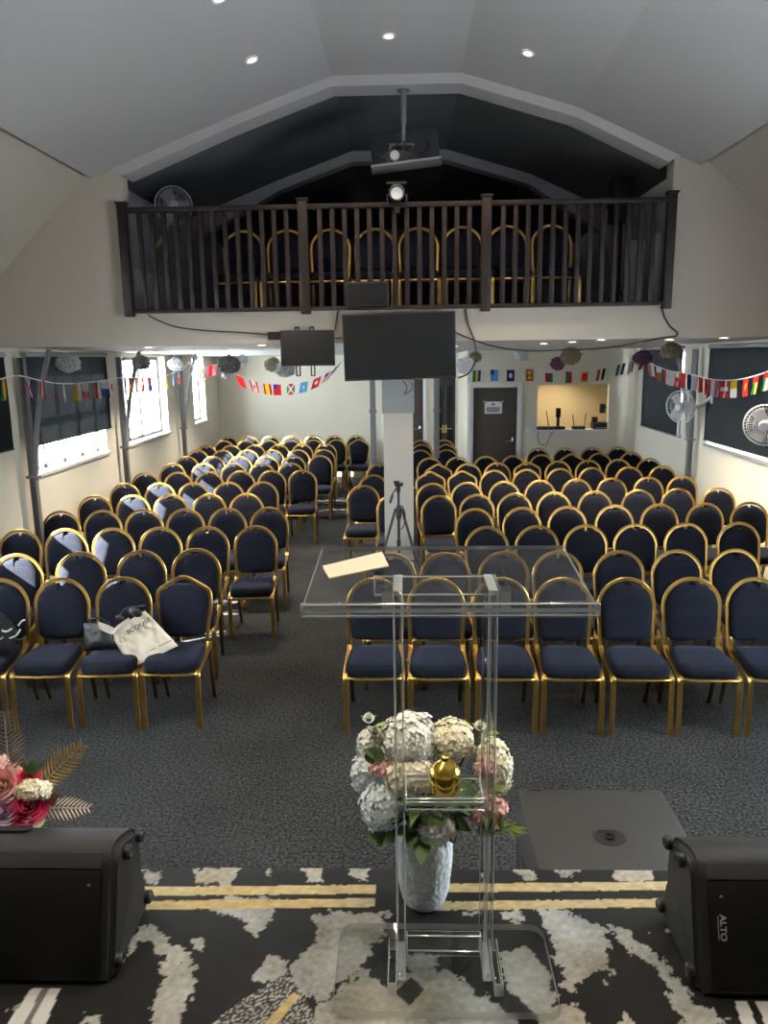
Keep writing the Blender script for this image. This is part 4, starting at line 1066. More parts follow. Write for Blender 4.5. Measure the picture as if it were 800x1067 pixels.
# turned-down edges
lo = {}
def low(v):
    if v not in lo: lo[v] = bm.verts.new((v.co.x, v.co.y, STAGE_Z - .019)); lo[v][lay_] = v[lay_]
    return lo[v]
edge = [g[i][0] for i in range(nxr + 1)] + [g[nxr][j] for j in range(1, nyr + 1)] + [g[i][nyr] for i in range(nxr - 1, -1, -1)] + [g[0][j] for j in range(nyr - 1, 0, -1)]
for a, b in zip(edge, edge[1:] + edge[:1]): bm.faces.new((a, low(a), low(b), b))
tag(obj('stage_rug', bm, M['rug']), 'black and silver hide-print rug with gold stripes covering the stage', 'rug')

# ------------------------------------------------------------------ acrylic lectern
LX = .083; LY = 1.70
lec = thing('lectern', 'clear acrylic lectern standing on the stage rug', 'lectern', (LX, LY, STAGE_Z))
def rrect(w, d, r, n=6):
    out = []
    for cx, cy, a0 in ((w - r, d - r, 0), (-w + r, d - r, 90), (-w + r, -d + r, 180), (w - r, -d + r, 270)):
        for k in range(n + 1):
            a = R(a0 + 90 * k / n); out.append((cx + r * math.cos(a), cy + r * math.sin(a)))
    return out
bm = NB(); prism(bm, rrect(.275, .145, .04), .001, .019, 'z')
bmesh.ops.bevel(bm, geom=[e for e in bm.edges if len(e.link_faces) == 2 and e.calc_face_angle() > 1.2], offset=.0035, segments=2, affect='EDGES'); obj('base_plate', bm, M['acrylic'], lec)
# top: slopes towards the speaker
ta = onz(312, 634, STAGE_Z + 1.045); PT0 = Vector((0, -.205, 1.035)); PT1 = Vector((0, .115, 1.085))
sl = math.atan2(PT1.z - PT0.z, PT1.y - PT0.y)
mt = Matrix.Translation(PT0) @ Matrix.Rotation(sl, 4, 'X')
bm = NB(); prism(bm, [(-.302, 0), (.302, 0), (.292, .325), (-.292, .325)], 0, .010, 'z')
for v in bm.verts: v.co = mt @ v.co
obj('reading_top', bm, M['acrylic'], lec)
bm = NB(); box(bm, (-.302, -.012, -.006), (.302, .0, .026), bev=.003, mtx=mt); obj('lip', bm, M['acrylic'], lec)
for s in (-1, 1):
    xs_ = s * .107
    bm = NB(); box(bm, (xs_ - .011, -.055, .0195), (xs_ + .011, .075, 1.036), bev=.003); obj('side_panel', bm, M['acrylic'], lec)
    bm = NB(); prism(bm, [(-.09, 1.0), (.10, 1.0), (.10, 1.058), (-.09, 1.044)], xs_ + s * .012, xs_ + s * .034, 'x'); obj('top_bracket', bm, M['acrylic'], lec)
    bm = NB(); box(bm, (xs_ + s * .012 if s > 0 else xs_ - .034, -.10, .0195), (xs_ + .034 if s > 0 else xs_ - .012, .05, .055), bev=.002); obj('foot_bracket', bm, M['acrylic'], lec)
    for z in (.30, .86, .99):
        bm = NB(); lathe(bm, [(.008, xs_ - s * .011 - .003), (.008, xs_ - s * .011 + .003)] if False else [(.001, 0), (.007, .002), (.007, .006)], 12, (xs_ - s * .018, -.03, z), 'x'); obj('screw', bm, M['chrome'], lec)
    for z in (.03, .515):
        bm = NB(); lathe(bm, [(.006, 0), (.006, .005)], 12, (xs_, -.061, z + .01), 'y'); obj('screw', bm, M['chrome'], lec)
bm = NB(); box(bm, (-.094, -.052, .50), (.094, .072, .512), bev=.003); obj('shelf', bm, M['acrylic'], lec)
bm = NB(); box(bm, (-.094, -.066, .494), (.094, -.054, .530), bev=.003); obj('shelf_lip', bm, M['acrylic'], lec)
bm = NB(); box(bm, (-.094, -.02, .06), (.094, .0, .12), bev=.003); obj('bottom_rail', bm, M['acrylic'], lec)
bm = NB(); box(bm, (-.165, .06, .985), (.125, .075, 1.035), bev=.003); obj('top_rail', bm, M['acrylic'], lec)

for o in [lec] + list(lec.children):
    if o.type == 'MESH' and o.data.materials[0] is M['acrylic']:
        o.data.materials.append(M['acrylic_edge']); big = max(p.area for p in o.data.polygons)
        for p in o.data.polygons:
            if p.area < big * (.08 if o.name.startswith('side') else .13): p.material_index = 1
# folded paper on the lectern top
q = onz(370, 590, STAGE_Z + 1.085)
pp = thing('folded_paper', 'cream folded paper lying on the left of the lectern top', 'paper', (q.x, q.y, 0))
zt = lambda y: STAGE_Z + PT0.z + (y - (LY + PT0.y)) * math.tan(sl) + .0115
q4 = [(335, 597), (398, 584), (402, 590), (343, 603)]
q4 = [(336, 593), (398, 578), (405, 591), (343, 604)]
qp = []
for a, b in q4:
    z = STAGE_Z + 1.085
    for _ in range(8): w_ = onz(a, b, z); z = zt(w_.y)
    qp.append(w_)
bm = NB()
for (dz0, dz1) in ((.0008, .0016), (.003, .0038)):
    A = [bm.verts.new(Vector((v.x - q.x, v.y - q.y, v.z + dz0 + (.004 if (i in (0, 1) and dz0 > .002) else 0)))) for i, v in enumerate(qp)]; B = [bm.verts.new(v.co + Vector((0, 0, dz1 - dz0))) for v in A]
    bm.faces.new(A[::-1]); bm.faces.new(B)
    for i in range(4): bm.faces.new((A[i], A[(i + 1) % 4], B[(i + 1) % 4], B[i]))
obj('sheets', bm, M['paper'], pp, smooth=False)

# golden ornament on the shelf
o_ = thing('ornament', 'golden metal canister with a knob on the lectern shelf', 'ornament', (LX + .002, LY - .005, STAGE_Z + .5125))
bm = NB(); lathe(bm, [(.02, 0), (.034, .002), (.037, .008), (.037, .050), (.035, .055)], 32); obj('body', bm, M['gold_ornament'], o_)
bm = NB(); lathe(bm, [(.037, .055), (.036, .058), (.024, .072), (.011, .080), (.009, .082)], 32); obj('lid', bm, M['gold_ornament'], o_)
bm = NB(); lathe(bm, [(.007, .082), (.010, .085), (.010, .091), (.004, .094)], 18); obj('knob', bm, M['gold_ornament'], o_)

# ------------------------------------------------------------------ flowers
def blade(bm, base, d, up, L, w, mi=0, curl=.3, n=5):
    d = Vector(d).normalized(); up = Vector(up); s = d.cross(up).normalized(); up = s.cross(d); A = []; B = []; Cc = []
    for i in range(n + 1):
        t_ = i / n; c = Vector(base) + d * (L * t_) + up * (curl * L * (t_ * (1 - t_) * 1.2 - t_ * t_ * .5)); ww = w * math.sin(PI * min(1, .08 + t_ * .92)) ** .8
        A.append(bm.verts.new(c - s * ww + up * ww * .25)); Cc.append(bm.verts.new(c)); B.append(bm.verts.new(c + s * ww + up * ww * .25))
    for i in range(n):
        for P_, Q_ in ((A, Cc), (Cc, B)):
            f = bm.faces.new((P_[i], P_[i + 1], Q_[i + 1], Q_[i])); f.material_index = mi
def hydrangea(c, r, m, parent, name='hydrangea_bloom', seed=0, sq=(1, 1, 1), N=None):
    rnd = random.Random(seed); bm = NB(); c = Vector(c); N = N or int(240 * (r / .05) ** 1.3)
    for k in range(N):
        zz = 1 - 2 * (k + .5) / N; a = k * 2.399963; rr = math.sqrt(1 - zz * zz); d = Vector((rr * math.cos(a), rr * math.sin(a), zz))
        p = c + Vector((d.x * sq[0], d.y * sq[1], d.z * sq[2])) * r * (rnd.uniform(.84, 1.02) + .22 * noise.noise(d * 2.3 + Vector((seed, 0, 0)))); u = d.orthogonal().normalized(); u = Matrix.Rotation(rnd.random() * 6.28, 3, d) @ u
        n = (d + Vector((rnd.uniform(-.4, .4), rnd.uniform(-.4, .4), rnd.uniform(-.4, .4)))).normalized()
        pr = .0108 * rnd.uniform(.75, 1.2)
        for q_ in range(4):
            uu = Matrix.Rotation(PI / 2 * q_, 3, d) @ u; vv = n.cross(uu).normalized()
            vs = [bm.verts.new(x) for x in (p, p + uu * pr * .6 + vv * pr * .55 + n * .001, p + uu * pr * 1.25 + n * .003, p + uu * pr * .6 - vv * pr * .55 + n * .001)]
            bm.faces.new(vs)
    rs = bmesh.ops.create_icosphere(bm, subdivisions=2, radius=r * .80)
    for v in rs['verts']: v.co = c + Vector((v.co.x * sq[0], v.co.y * sq[1], v.co.z * sq[2]))
    return obj(name, bm, m, parent, smooth=False)
def rose(c, r, m, parent, axis=(0, -.5, .8), name='rose_bloom', seed=0, open_=1.0):
    rnd = random.Random(seed); bm = NB(); c = Vector(c); ax = Vector(axis).normalized(); u0 = ax.orthogonal().normalized(); v0 = ax.cross(u0)
    for ring in range(6):
        f = (ring + .6) / 6; n = 3 + ring
        for k in range(n):
            a0 = 2 * PI * (k + .37 * ring) / n; span = PI * 1.25 / n + .25; vs = []
            for i in range(5):
                a = a0 + span * (i / 4 - .5) * 2; rw = []
                for j in range(5):
                    t_ = j / 4; rad = r * f * (.35 + .65 * t_ ** .7) * open_ * (1 + .12 * t_ * t_); hgt = r * (-.55 + (1.25 - .75 * f) * t_ + .08 * math.sin(3 * a + ring) * t_) - (r * .28 * f * max(0, t_ - .6) ** 1 * 2) - abs(i - 2) * .03 * r * t_
                    rw.append(bm.verts.new(c + (u0 * math.cos(a) + v0 * math.sin(a)) * rad + ax * hgt))
                vs.append(rw)
            for i in range(4):
                for j in range(4): bm.faces.new((vs[i][j], vs[i + 1][j], vs[i + 1][j + 1], vs[i][j + 1]))
    return obj(name, bm, m, parent, angle=80)

VX, VY = onz(442, 941, STAGE_Z).x, 1.96
vs_ = thing('flower_vase', 'pale ceramic vase of white and cream artificial flowers at the stage edge', 'vase', (VX, VY, STAGE_Z))
bm = NB(); prof = [(.045, .001), (.055, .004), (.064, .03), (.073, .08), (.078, .14), (.079, .19), (.077, .235), (.074, .245), (.068, .245), (.066, .20)]
fine = []
for (r0, h0), (r1, h1) in zip(prof, prof[1:]):
    n = max(1, int(abs(h1 - h0) / .004))
    for k in range(n): fine.append((r0 + (r1 - r0) * k / n, h0 + (h1 - h0) * k / n))
fine.append(prof[-1]); lathe(bm, fine, 110)
for v in bm.verts:
    rr = math.hypot(v.co.x, v.co.y)
    if .05 < rr and .01 < v.co.z < .24:
        a = math.atan2(v.co.y, v.co.x); q_ = Vector((a * .075 * 26, v.co.z * 26, 1)); d = abs(math.sin(9 * noise.noise(q_ * .9) + 2 * noise.noise(q_ * 2.2)))
        k = 1 + (.0032 * (d ** 3)) / rr; v.co.x *= k; v.co.y *= k
obj('vase_body', bm, M['vase'], vs_, angle=80)
def vloc(px, py, dy=0.0):
    q = ony(px, py, VY + dy); return q - Vector((VX, VY, STAGE_Z))
BL = [(427, 772, 30, 'petal_white', 0, (1, .9, .95)), (399, 838, 22, 'petal_blue', -.05, (1, 1, 1.2)), (470, 771, 24, 'petal_cream', .02, (1, .9, .8)), (514, 800, 21, 'petal_cream', .01, (.9, 1, 1.45)), (430, 808, 22, 'petal_cream', -.06, (1.3, .8, .8)), (455, 862, 19, 'petal_white', -.07, (1.0, .9, .9)), (381, 806, 15, 'petal_blue', .0, (.95, 1, 1.3)), (386, 776, 14, 'petal_white', .02, (.95, 1, 1.25)), (405, 822, 18, 'petal_blue', .04, (1, 1, 1))]
px2m = 2.18 / 800
for k, (px, py, r, m, dy, sq) in enumerate(BL): hydrangea(vloc(px, py, dy), r * px2m, M[m], vs_, seed=k, sq=sq)
for k, (px, py) in enumerate(((384, 748), (500, 756), (391, 762))):
    c = vloc(px, py); rose(c + Vector((0, -.004, .006)), .027, M['petal_white'], vs_, (0, -.35, 1), 'rose_bud', k, .62)
    bm = NB()
    for a in range(4): blade(bm, c + Vector((0, 0, -.018)), (math.cos(a * 1.6), math.sin(a * 1.6), 1.4), (0, 0, 1), .035, .008)
    blade(bm, c + Vector((.01, -.01, -.03)), (.8, -.4, .6), (0, 0, 1), .05, .014)
    obj('bud_leaves', bm, M['leaf_light'], vs_)
for k, (px, py, r) in enumerate(((505, 800, 9), (505, 838, 12), (518, 842, 10), (498, 848, 10), (395, 800, 9), (510, 855, 9))): hydrangea(vloc(px, py, -.05), r * px2m, M['petal_pink'], vs_, 'pink_sprig', 40 + k, N=34)
bm = NB(); rnd = random.Random(3)
for k in range(70):
    a = rnd.random() * 6.28; c = Vector((.06 * math.cos(a), .06 * math.sin(a), .25 + rnd.random() * .1)); blade(bm, c, (math.cos(a), math.sin(a), rnd.uniform(-.25, .9)), (0, 0, 1), rnd.uniform(.06, .11), rnd.uniform(.013, .024))
for px, py in ((470, 830), (480, 845), (465, 850), (440, 850), (500, 870), (430, 860), (415, 860), (480, 815), (385, 795), (400, 790), (450, 845), (428, 880), (412, 872), (525, 858)):
    c = vloc(px, py, -.05); a = rnd.random() * 6.28; blade(bm, c, (math.cos(a), -.3, math.sin(a) * .8), (0, -.7, .6), rnd.uniform(.06, .09), rnd.uniform(.014, .022))
obj('leaves', bm, M['leaf'], vs_)
bm = NB()
for px, py, dx in ((510, 825, 1), (505, 845, .5), (515, 860, .8), (495, 830, -.2), (530, 862, .6)):
    c = vloc(px, py, -.06)
    for j in range(7): blade(bm, c, (dx + rnd.uniform(-.6, .6), -.3, rnd.uniform(-.6, .8)), (0, -.7, .6), rnd.uniform(.03, .055), .004)
obj('fern_sprigs', bm, M['leaf_light'], vs_)
bm = NB()
for k, (px, py, r, m, dy, sq) in enumerate(BL + [(384, 760, 0, '', 0, 0), (500, 768, 0, '', 0, 0)]):
    c = vloc(px, py, dy); tube(bm, smooth_path([(c.x * .15, c.y * .15, .2), (c.x * .5, c.y * .5, .26 + (c.z - .26) * .5), c]), .003, 5)
obj('stems', bm, M['stem'], vs_)

# pink arrangement behind the left speaker
AX, AY = ony(18, 830, 2.02).x, 2.02
ar = thing('flower_arrangement', 'pink and lilac artificial flowers with gilded palm leaves behind left speaker', 'flowers', (AX, AY, STAGE_Z))
bm = NB(); lathe(bm, [(.035, .001), (.045, .01), (.055, .09), (.05, .13), (.042, .13)], 24); obj('pot', bm, M['gold_ornament'], ar)
def aloc(px, py, dy=0.0): return ony(px, py, AY + dy) - Vector((AX, AY, STAGE_Z))
for k, (px, py, r, m, dy) in enumerate(((2, 818, 21, 'petal_blush', -.02), (6, 842, 15, 'petal_lilac', -.05), (28, 812, 13, 'petal_rose', .0), (30, 838, 18, 'petal_rose', -.04), (33, 853, 11, 'petal_cream', -.05), (22, 848, 12, 'petal_rose', -.05), (-6, 840, 16, 'petal_blush', .02))):
    rose(aloc(px, py, dy), r * px2m * 1.12, M[m], ar, (.15, -.75, .6), seed=k)
hydrangea(aloc(33, 823, -.03), 12 * px2m, M['petal_cream'], ar, seed=77, sq=(1.3, .8, .8)); hydrangea(aloc(46, 824, -.02), 8 * px2m, M['petal_cream'], ar, seed=78, N=40); hydrangea(aloc(0, 795, .02), 8 * px2m, M['petal_blush'], ar, seed=79, N=40)
def palm(base, tip, up, n, L, w, m, label, thin=False):
    bm = NB(); base = Vector(base); tip = Vector(tip); d = (tip - base); ln = d.length; dn = d.normalized(); s = dn.cross(Vector(up)).normalized()
    tube(bm, [base, base + d * .5, tip], .0022, 5)
    for k in range(n):
        t_ = .12 + .86 * k / (n - 1); l = L * (1 - .75 * (abs(t_ - .35) / .65) ** 1.5)
        for q_ in (-1, 1): blade(bm, base + d * t_, dn * .75 + s * q_, Vector(up), max(.02, l), w, curl=.15, n=4)
    o = obj('palm_leaf', bm, m, ar); o['label'] = label
palm(aloc(10, 812, .02), aloc(4, 742, .03), (0, -1, 0), 15, .075, .0032, M['leaf_grey'], 'silvery upright palm leaf')
palm(aloc(40, 820, .01), aloc(86, 776, .02), (0, -1, .2), 13, .055, .0034, M['leaf_gold'], 'gilded palm leaf leaning right')
palm(aloc(40, 842, -.01), aloc(92, 842, .01), (0, -.6, 1), 11, .05, .0022, M['leaf_grey'], 'thin dark fern leaf')
palm(aloc(42, 840, -.02), aloc(56, 828, -.02), (0, -1, 0), 6, .035, .005, M['leaf_gold'], 'short gilded palm leaf')
bm = NB()
for a in (-.5, .1, .6, 1.0): blade(bm, aloc(30, 806, 0), (math.sin(a) + .3, -.1, math.cos(a)), (0, -1, 0), .05, .008)
for k in range(16): a = k * 2.4; blade(bm, Vector((0, 0, .14)), (math.cos(a), math.sin(a) * .6, .6), (0, 0, 1), .09, .014)
obj('leaves', bm, M['leaf'], ar)
bm = NB()
for px, py in ((2, 818), (6, 842), (28, 812), (30, 838), (33, 853), (10, 812), (40, 820), (0, 795)):
    c = aloc(px, py, 0.01); tube(bm, [(0, 0, .1), (c.x * .5, c.y * .5, .12 + (c.z - .12) * .6), c], .0028, 5)
obj('stems', bm, M['stem'], ar)

# ------------------------------------------------------------------ loudspeakers lying on their sides
def wedge(label, x0, x1, end, logo, kz=.915, yc=1.80):
    """end: +1 foot end at x1, -1 foot end at x0"""
    t = thing('loudspeaker', label, 'speaker', ((x0 + x1) / 2, yc, STAGE_Z)); h = (x1 - x0) / 2
    prof = [(-.155, .012), (-.150, .0), (.10, .0), (.125, .012), (.135, .04), (.12, .085), (.085, .115), (.072, .15), (.078, .195), (.105, .235), (.112, .262), (.104, .288), (.082, .308), (.01, .338), (-.03, .345), (-.055, .335), (-.075, .30)]
    prof = [(a, b * kz) for a, b in prof]
    bm = NB(); vs = prism(bm, prof, -h, h, 'x')
    es = [e for e in bm.edges if all(abs(abs(v.co.x) - h) < 1e-5 for v in e.verts) and abs(e.verts[0].co.x - e.verts[1].co.x) < 1e-5]
    bmesh.ops.bevel(bm, geom=es, offset=.016, segments=3, affect='EDGES'); obj('cabinet', bm, M['speaker'], t)
    # perforated grille on the leaning front face
    f0 = Vector((0, -.157, .02)); f1 = Vector((0, -.078, .295 * kz)); nrm = Vector((0, -(f1.z - f0.z), f1.y - f0.y)).normalized()
    bm = NB(); a0, a1 = -h + .035, h - .035
    box(bm, (a0, -.004, 0), (a1, .004, (f1 - f0).length), bev=.003, mtx=Matrix.Translation(f0 + nrm * .001) @ Matrix.Rotation(-math.atan2(f1.y - f0.y, f1.z - f0.z), 4, 'X')); obj('grille', bm, M['grille'], t)
    bm = NB(); g0 = Vector((0, -.078, .298 * kz)); g1 = Vector((0, -.055, .333 * kz))
    box(bm, (a0, -.003, 0), (a1, .003, (g1 - g0).length), bev=.002, mtx=Matrix.Translation(g0) @ Matrix.Rotation(-math.atan2(g1.y - g0.y, g1.z - g0.z), 4, 'X')); obj('upper_grille', bm, M['mesh'], t)
    ex = h if end > 0 else -h
    for (y, z) in ((.088, .255), (-.005, .27), (.11, .045), (-.115, .04)):
        bm = NB(); lathe(bm, [(.019, -.002 * end), (.019, .012 * end), (.013, .017 * end), (.006, .014 * end)], 16, (ex, y, z), 'x'); obj('rubber_foot', bm, M['black'], t)
    hx = -h * .12 if end > 0 else h * .15
    bm = NB(); 
    prism(bm, [(x + hx, y + .045) for x, y in rrect(.13, .022, .02)], .320, .343, 'z'); 
    for v in bm.verts: v.co.z -= (v.co.y - .02) * .38 + .345 * (1 - kz)
    obj('handle', bm, M['black'], t)
    if logo:
        mx_ = Matrix.Translation(f0 + (f1 - f0) * .58 + nrm * .0075 + Vector((a0 + .030 if end < 0 else a1 - .055, 0, 0))) @ Matrix.Rotation(PI / 2 - math.atan2(f1.y - f0.y, f1.z - f0.z), 4, 'X') @ Matrix.Rotation(-PI / 2, 4, 'Z')
        o = text_obj('logo', 'ALTO', .021, M['logo'], t, mx_ @ Matrix.Scale(1.15, 4, (1, 0, 0)))
        bm = NB(); box(bm, (-.028, -.0125, 0), (.028, -.0108, .0012), mtx=mx_); obj('logo_underline', bm, M['logo'], t, smooth=False)
    bm = NB(); lathe(bm, [(.001, 0), (.004, -.001), (.004, .004)], 10, f0 + (f1 - f0) * .86 + nrm * .005 + Vector(((a1 - .03) if end > 0 else (a0 + .03), 0, 0)), 'y'); obj('indicator', bm, M['grey_plastic'], t)
    return t
M['grille'] = mat('speaker_grille', (.0025, .003, .004), .5, spec=.25, bump=(900, .4))
M['mesh'] = mat('speaker_mesh', (.02, .022, .026), .45, bump=(700, .8))
M['logo'] = mat('grey_logo', (.3, .31, .32), .5)
wedge('black loudspeaker lying on its side at the stage left corner, before the pink flowers', -1.475, -.755, 1, False)
wedge('black loudspeaker lying on its side at the stage right corner, with a grey logo', .700, 1.42, -1, True, .895, 1.782)

# subwoofer on the hall floor
SZ = .60
sub = thing('subwoofer', 'large black subwoofer on the hall floor against the stage front', 'speaker', (.785, 2.79, 0))
bm = NB(); box(bm, (-.315, -.31, .02), (.315, .29, SZ), bev=.02); obj('cabinet', bm, mat('sub_coating', (.022, .0215, .020), .6, bump=(300, .3)), sub)
bm = NB(); oc = [(.055 * math.cos(R(22.5 + 45 * k)), .045 * math.sin(R(22.5 + 45 * k))) for k in range(8)]; oc = [(x * 1.2, y * 1.25) for x, y in oc]; prism(bm, [(x + .0, y - .06) for x, y in oc], SZ - .01, SZ + .002, 'z'); pt = obj('pole_socket', bm, M['black'], sub, smooth=False)
bm = NB(); lathe(bm, [(.019, .0), (.019, .006), (.013, .006), (.012, -.01)], 18, (.0, -.062, SZ + .0015), caps=True); obj('socket_ring', bm, M['grille'], sub)
bm = NB(); prism(bm, [(-.03, -.030), (.03, -.030), (.04, -.026), (.04, -.018), (-.04, -.018), (-.04, -.026)], SZ + .002, SZ + .004, 'z'); obj('socket_plate', bm, M['chrome'], sub, smooth=False)
for sx in (-1, 1):
    bm = NB(); box(bm, (sx * .317 - .004, -.1, .32), (sx * .317 + .004, .1, .40), bev=.003); obj('side_handle', bm, M['black'], sub)
    for sy in (-1, 1):
        bm = NB(); lathe(bm, [(.022, 0), (.025, .02)], 12, (sx * .25, sy * .24, 0)); obj('rubber_foot', bm, M['black'], sub)
for sx in (-.24, .2):
    bm = NB(); tube(bm, [(sx - .03, .27, SZ - .002), (sx, .275, SZ + .004), (sx + .03, .27, SZ - .002)], .003, 6); obj('corner_recess', bm, M['black'], sub)

# ------------------------------------------------------------------ bags on the front left chairs
def px_at(px, py, Y): return ony(px, py, Y)
def soft_bag(parent, corners, th, m, name, nu=22, nv=22, seed=0, wr=.01):
    """pillow between four corners (tl,tr,br,bl), bulging both ways"""
    tl, tr, br, bl = corners; nrm = (tr - tl).cross(bl - tl).normalized(); bm = NB(); S = {}
    for sgn in (1, -1):
        for i in range(nu + 1):
            for j in range(nv + 1):
                u, v = i / nu, j / nv; p = (tl * (1 - u) + tr * u) * (1 - v) + (bl * (1 - u) + br * u) * v
                e = (max(0, 4 * u * (1 - u)) ** .5) * (max(0, 4 * v * (1 - v)) ** .45)
                w = noise.noise(Vector((u * 3.5 + seed, v * 3.5, sgn * 2))) + .5 * noise.noise(Vector((u * 8 + seed, v * 8, sgn)))
                crease = abs(noise.noise(Vector((u * 2.4 + v * 1.5 + seed, v * 2.2 - u, 5))))
                pp_ = p + nrm * sgn * (th * e) + nrm * sgn * (wr * (w - crease * 1.4)) * min(1, e * 1.5)
                ed = i in (0, nu) or j in (0, nv)
                S[(sgn, i, j)] = S[(1, i, j)] if (ed and sgn == -1) else bm.verts.new(pp_)
    for sgn in (1, -1):
        for i in range(nu):
            for j in range(nv):
                q_ = [S[(sgn, i, j)], S[(sgn, i + 1, j)], S[(sgn, i + 1, j + 1)], S[(sgn, i, j + 1)]]
                if len(set(q_)) == 4: bm.faces.new(q_ if sgn > 0 else q_[::-1])
    return obj(name, bm, m, parent, angle=180)
cx3, cy3 = CH[('left', 0, 2)]; cx4, cy4 = CH[('left', 0, 3)]
YS = cy3
tb = thing('tote_bag', 'cream canvas tote bag slumped across two front row chairs', 'bag', (px_at(145, 665, YS - .02)))
o0 = tb.location.copy()
tl, tr, br, bl = px_at(113, 660, YS + .06), px_at(151, 636, YS + .13), px_at(186, 673, YS - .02), px_at(138, 696, YS - .16)
corn = [c - o0 for c in (tl, tr, br, bl)]
soft_bag(tb, corn, .028, M['tote'], 'canvas', seed=3, wr=.026, nu=34, nv=34)
U = (corn[1] - corn[0]).normalized(); V = (corn[3] - corn[0]); N_ = U.cross(V).normalized(); V = N_.cross(U).normalized()
if N_.y > 0: N_ = -N_
def on_bag(u, v, off): return (corn[0] * (1 - u) + corn[1] * u) * (1 - v) + (corn[3] * (1 - u) + corn[2] * u) * v + N_ * off
bm_ = Matrix((U, -V if False else N_.cross(U), N_)).transposed().to_4x4()
text_obj('lettering', 'SCOUSE', .048, M['ink'], tb, Matrix.Translation(on_bag(.66, .30, .043)) @ bm_ @ Matrix.Rotation(R(-3), 4, 'Z') @ Matrix.Scale(1.05, 4, (1, 0, 0)))
bm = NB()
for k in range(14):
    if k in (4, 5): continue
    a_ = on_bag(.50 + .035 * k, .87, .026); box(bm, (-.004, -.004, 0), (.004, .004, .0008), mtx=Matrix.Translation(a_) @ bm_)
obj('small_print', bm, M['ink'], tb, smooth=False)
bm = NB(); sweep(bm, smooth_path([on_bag(.1, .02, .01), px_at(118, 656, YS + .03) - o0, px_at(103, 650, YS + .0) - o0, px_at(105, 654, YS - .02) - o0, px_at(117, 659, YS + .0) - o0, on_bag(.25, .06, .03), on_bag(.6, .0, .01)], 5), [(-.002, -.012), (.002, -.012), (.002, .012), (-.002, .012)], (0, 0, 1)); obj('strap', bm, M['tote'], tb)

hb = thing('leather_bag', 'black leather bag standing on a front row chair beside the tote', 'bag', px_at(98, 665, YS + .02))
o1 = hb.location.copy()
h4 = [px_at(87, 649, YS + .06), px_at(114, 647, YS + .05), px_at(122, 677, YS + .0), px_at(88, 679, YS + .0)]
soft_bag(hb, [c - o1 for c in h4], .045, M['leather'], 'bag_body', seed=9, wr=.008)
bm = NB(); tube(bm, smooth_path([h4[0] - o1 + Vector((.03, 0, 0)), px_at(94, 645, YS + .04) - o1, px_at(104, 644, YS + .04) - o1, h4[1] - o1 - Vector((.03, 0, 0))]), .006, 6); obj('handle', bm, M['leather'], hb)
hp = thing('headphones', 'black over-ear headphones resting in the mouth of the tote bag', 'headphones', px_at(136, 640, YS + .08))
o2 = hp.location.copy()
for (px, py, r_) in ((125, 644, .022), (141, 638, .034)):
    c = px_at(px, py, YS + .07) - o2; bm = NB(); rs = bmesh.ops.create_uvsphere(bm, u_segments=18, v_segments=12, radius=1)
    for v in rs['verts']: v.co = c + Matrix.Rotation(R(25), 3, 'Y') @ Vector((v.co.x * r_ * 1.45, v.co.y * r_ * .8, v.co.z * r_ * .95))
    obj('ear_cup', bm, M['grey_dark'] if 'grey_dark' in M else M['leather'], hp)
bm = NB(); tube(bm, smooth_path([px_at(125, 641, YS + .07) - o2, px_at(131, 634, YS + .1) - o2, px_at(143, 632, YS + .1) - o2, px_at(151, 631, YS + .08) - o2]), .006, 8); obj('headband', bm, M['leather'], hp)

# dark jacket with white cords on the chair at the left edge
cx1, cy1 = CH[('left', 0, 0)]
jk = thing('jacket', 'dark jacket with white drawcords heaped on the chair at left edge', 'jacket', (cx1, cy1, .49))
bm = NB(); rs = bmesh.ops.create_icosphere(bm, subdivisions=4, radius=1)
for v in rs['verts']:
    d = v.co.copy(); w = .22 * noise.noise(d * 2.2) + .14 * abs(noise.noise(d * 4.5)) + .05 * noise.noise(d * 9); f = 1 + w
    v.co = Vector((d.x * .19 * f, d.y * .14 * f - .03, max(0.0, d.z * .19 * f + .10)))
obj('folds', bm, M['cloth_dark'], jk, angle=180)
bm = NB()
for pts in ([(2, 657), (7, 658), (12, 655)], [(10, 665), (17, 662), (21, 656)], [(19, 652), (23, 647), (26, 646)], [(0, 666), (3, 664)]):
    tube(bm, smooth_path([px_at(x, y, cy1 - .135) - Vector((cx1, cy1, .49)) for x, y in pts]), .006, 6)
obj('drawcords', bm, M['cord_white'], jk)

# ------------------------------------------------------------------ gallery odds and ends
p = ony(648, 200, 8.55)
t = thing('loudspeaker', 'black loudspeaker on a stand in the gallery behind right balustrade', 'speaker', (p.x, 8.55, 2.78))
bm = NB(); box(bm, (-.11, -.1, 1.02), (.10, .12, 1.46), bev=.02); obj('cabinet', bm, M['black'], t)
bm = NB(); lathe(bm, [(.02, .02), (.02, 1.04)], 10)
for k in range(3): a = 2 * PI * k / 3; tube(bm, [(0, 0, .35), (.28 * math.cos(a), .28 * math.sin(a), .012)], .012, 8)
obj('stand', bm, M['black'], t)
for k, (px0, px1, y0, y1, lab) in enumerate(((655, 672, 250, 305, 'white board leaning in the gallery corner, left one of two'), (674, 689, 243, 300, 'white board leaning in the gallery corner, right one of two'))):
    a = ony(px0, y1, 8.5 - .3 * k); b = ony(px1, y0, 8.5 - .3 * k)
    t = thing('board', lab, 'board', ((a.x + b.x) / 2, 8.5 - .3 * k, 2.78), group='white boards in the gallery'); w_ = (b.x - a.x) / 2
    bm = NB(); box(bm, (-w_, -.01, 0), (w_, .01, b.z - 2.78), bev=.003); obj('face', bm, mat('dull_white_%d' % k, (.75, .75, .78), .7), t)
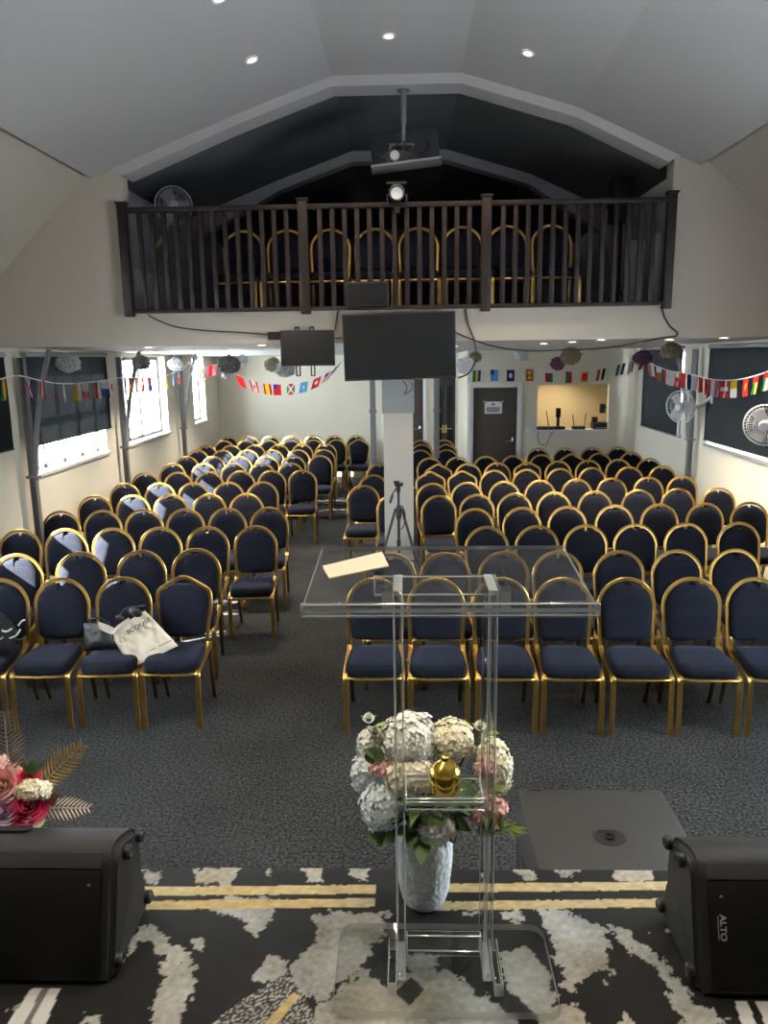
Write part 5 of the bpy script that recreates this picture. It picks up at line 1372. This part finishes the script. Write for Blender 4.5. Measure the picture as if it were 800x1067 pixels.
bm = NB(); box(bm, (-2.78, GY + .3, 2.78), (-2.765, 9.6, 3.38)); struct('trim_1', bm, M['white'])

# ------------------------------------------------------------------ light
w = bpy.data.worlds.new('sky'); scene.world = w; w.use_nodes = True
bg = w.node_tree.nodes['Background']; bg.inputs[0].default_value = (.86, .93, 1, 1); bg.inputs[1].default_value = 60.0
sd = bpy.data.lights.new('sun', 'SUN'); sd.energy = 210; sd.angle = R(.6); sd.color = (1, .95, .86)
so = bpy.data.objects.new('sun', sd); col.objects.link(so); so.rotation_euler = Vector((1, .52, -.74)).to_track_quat('-Z', 'Y').to_euler()
def portal(y0, y1, side):
    ld = bpy.data.lights.new('daylight_portal', 'AREA'); ld.shape = 'RECTANGLE'; ld.size = y1 - y0; ld.size_y = HEAD - SILL; ld.cycles.is_portal = True
    lo = bpy.data.objects.new('daylight_portal', ld); col.objects.link(lo); s = -1 if side == 'l' else 1
    lo.location = ((XL if side == 'l' else XR) + s * .2, (y0 + y1) / 2, (SILL + HEAD) / 2)
    lo.rotation_euler = Matrix((Vector((0, 1, 0)), Vector((0, 0, 1)) * 1, Vector((-s * -1, 0, 0)))).transposed().to_euler() if False else Vector((-s, 0, 0)).to_track_quat('-Z', 'Z').to_euler()
for a, b in WL: portal(a, b, 'l')
for a, b in WR: portal(a, b, 'r')
# unseen vault uplights behind the speaker's place; the warm left one is added fill
def wash(loc, aim, colr, e, label):
    t = thing('vault_uplight', label, 'light', loc); t.rotation_euler = (Vector(aim) - Vector(loc)).to_track_quat('-Z', 'Y').to_euler()
    bm = NB(); lathe(bm, [(.05, .12), (.08, .09), (.085, -.06), (.075, -.06), (.07, .0)], 18); obj('can', bm, M['black'], t)
    ld = bpy.data.lights.new('lamp', 'SPOT'); ld.energy = e; ld.color = colr; ld.spot_size = R(110); ld.spot_blend = 1; ld.shadow_soft_size = .06
    lo = bpy.data.objects.new('lamp_glow', ld); col.objects.link(lo); lo.parent = t; lo.location = (0, 0, -.02)
wash((2.2, -.6, 3.2), (1.9, 2.2, 4.7), (.45, .5, 1), 125, 'blue stage lamp behind the speaker on the right, out of the photo')
wash((-2.3, -.6, 3.2), (-1.6, 2.2, 4.75), (1, .82, .74), 85, 'added warm uplight behind the speaker on the left, out of the photo')

# ------------------------------------------------------------------ render settings that belong to the scene
vs = scene.view_settings; scene.display_settings.display_device = 'sRGB'
vs.view_transform = 'Standard'; vs.look = 'None'; vs.gamma = 1.0; vs.use_curve_mapping = False; vs.exposure = 0.0
cy = scene.cycles; cy.use_denoising = True; cy.max_bounces = 10; cy.diffuse_bounces = 4; cy.glossy_bounces = 4; cy.transmission_bounces = 10; cy.transparent_max_bounces = 12
cy.caustics_reflective = False; cy.caustics_refractive = False; cy.sample_clamp_indirect = 6
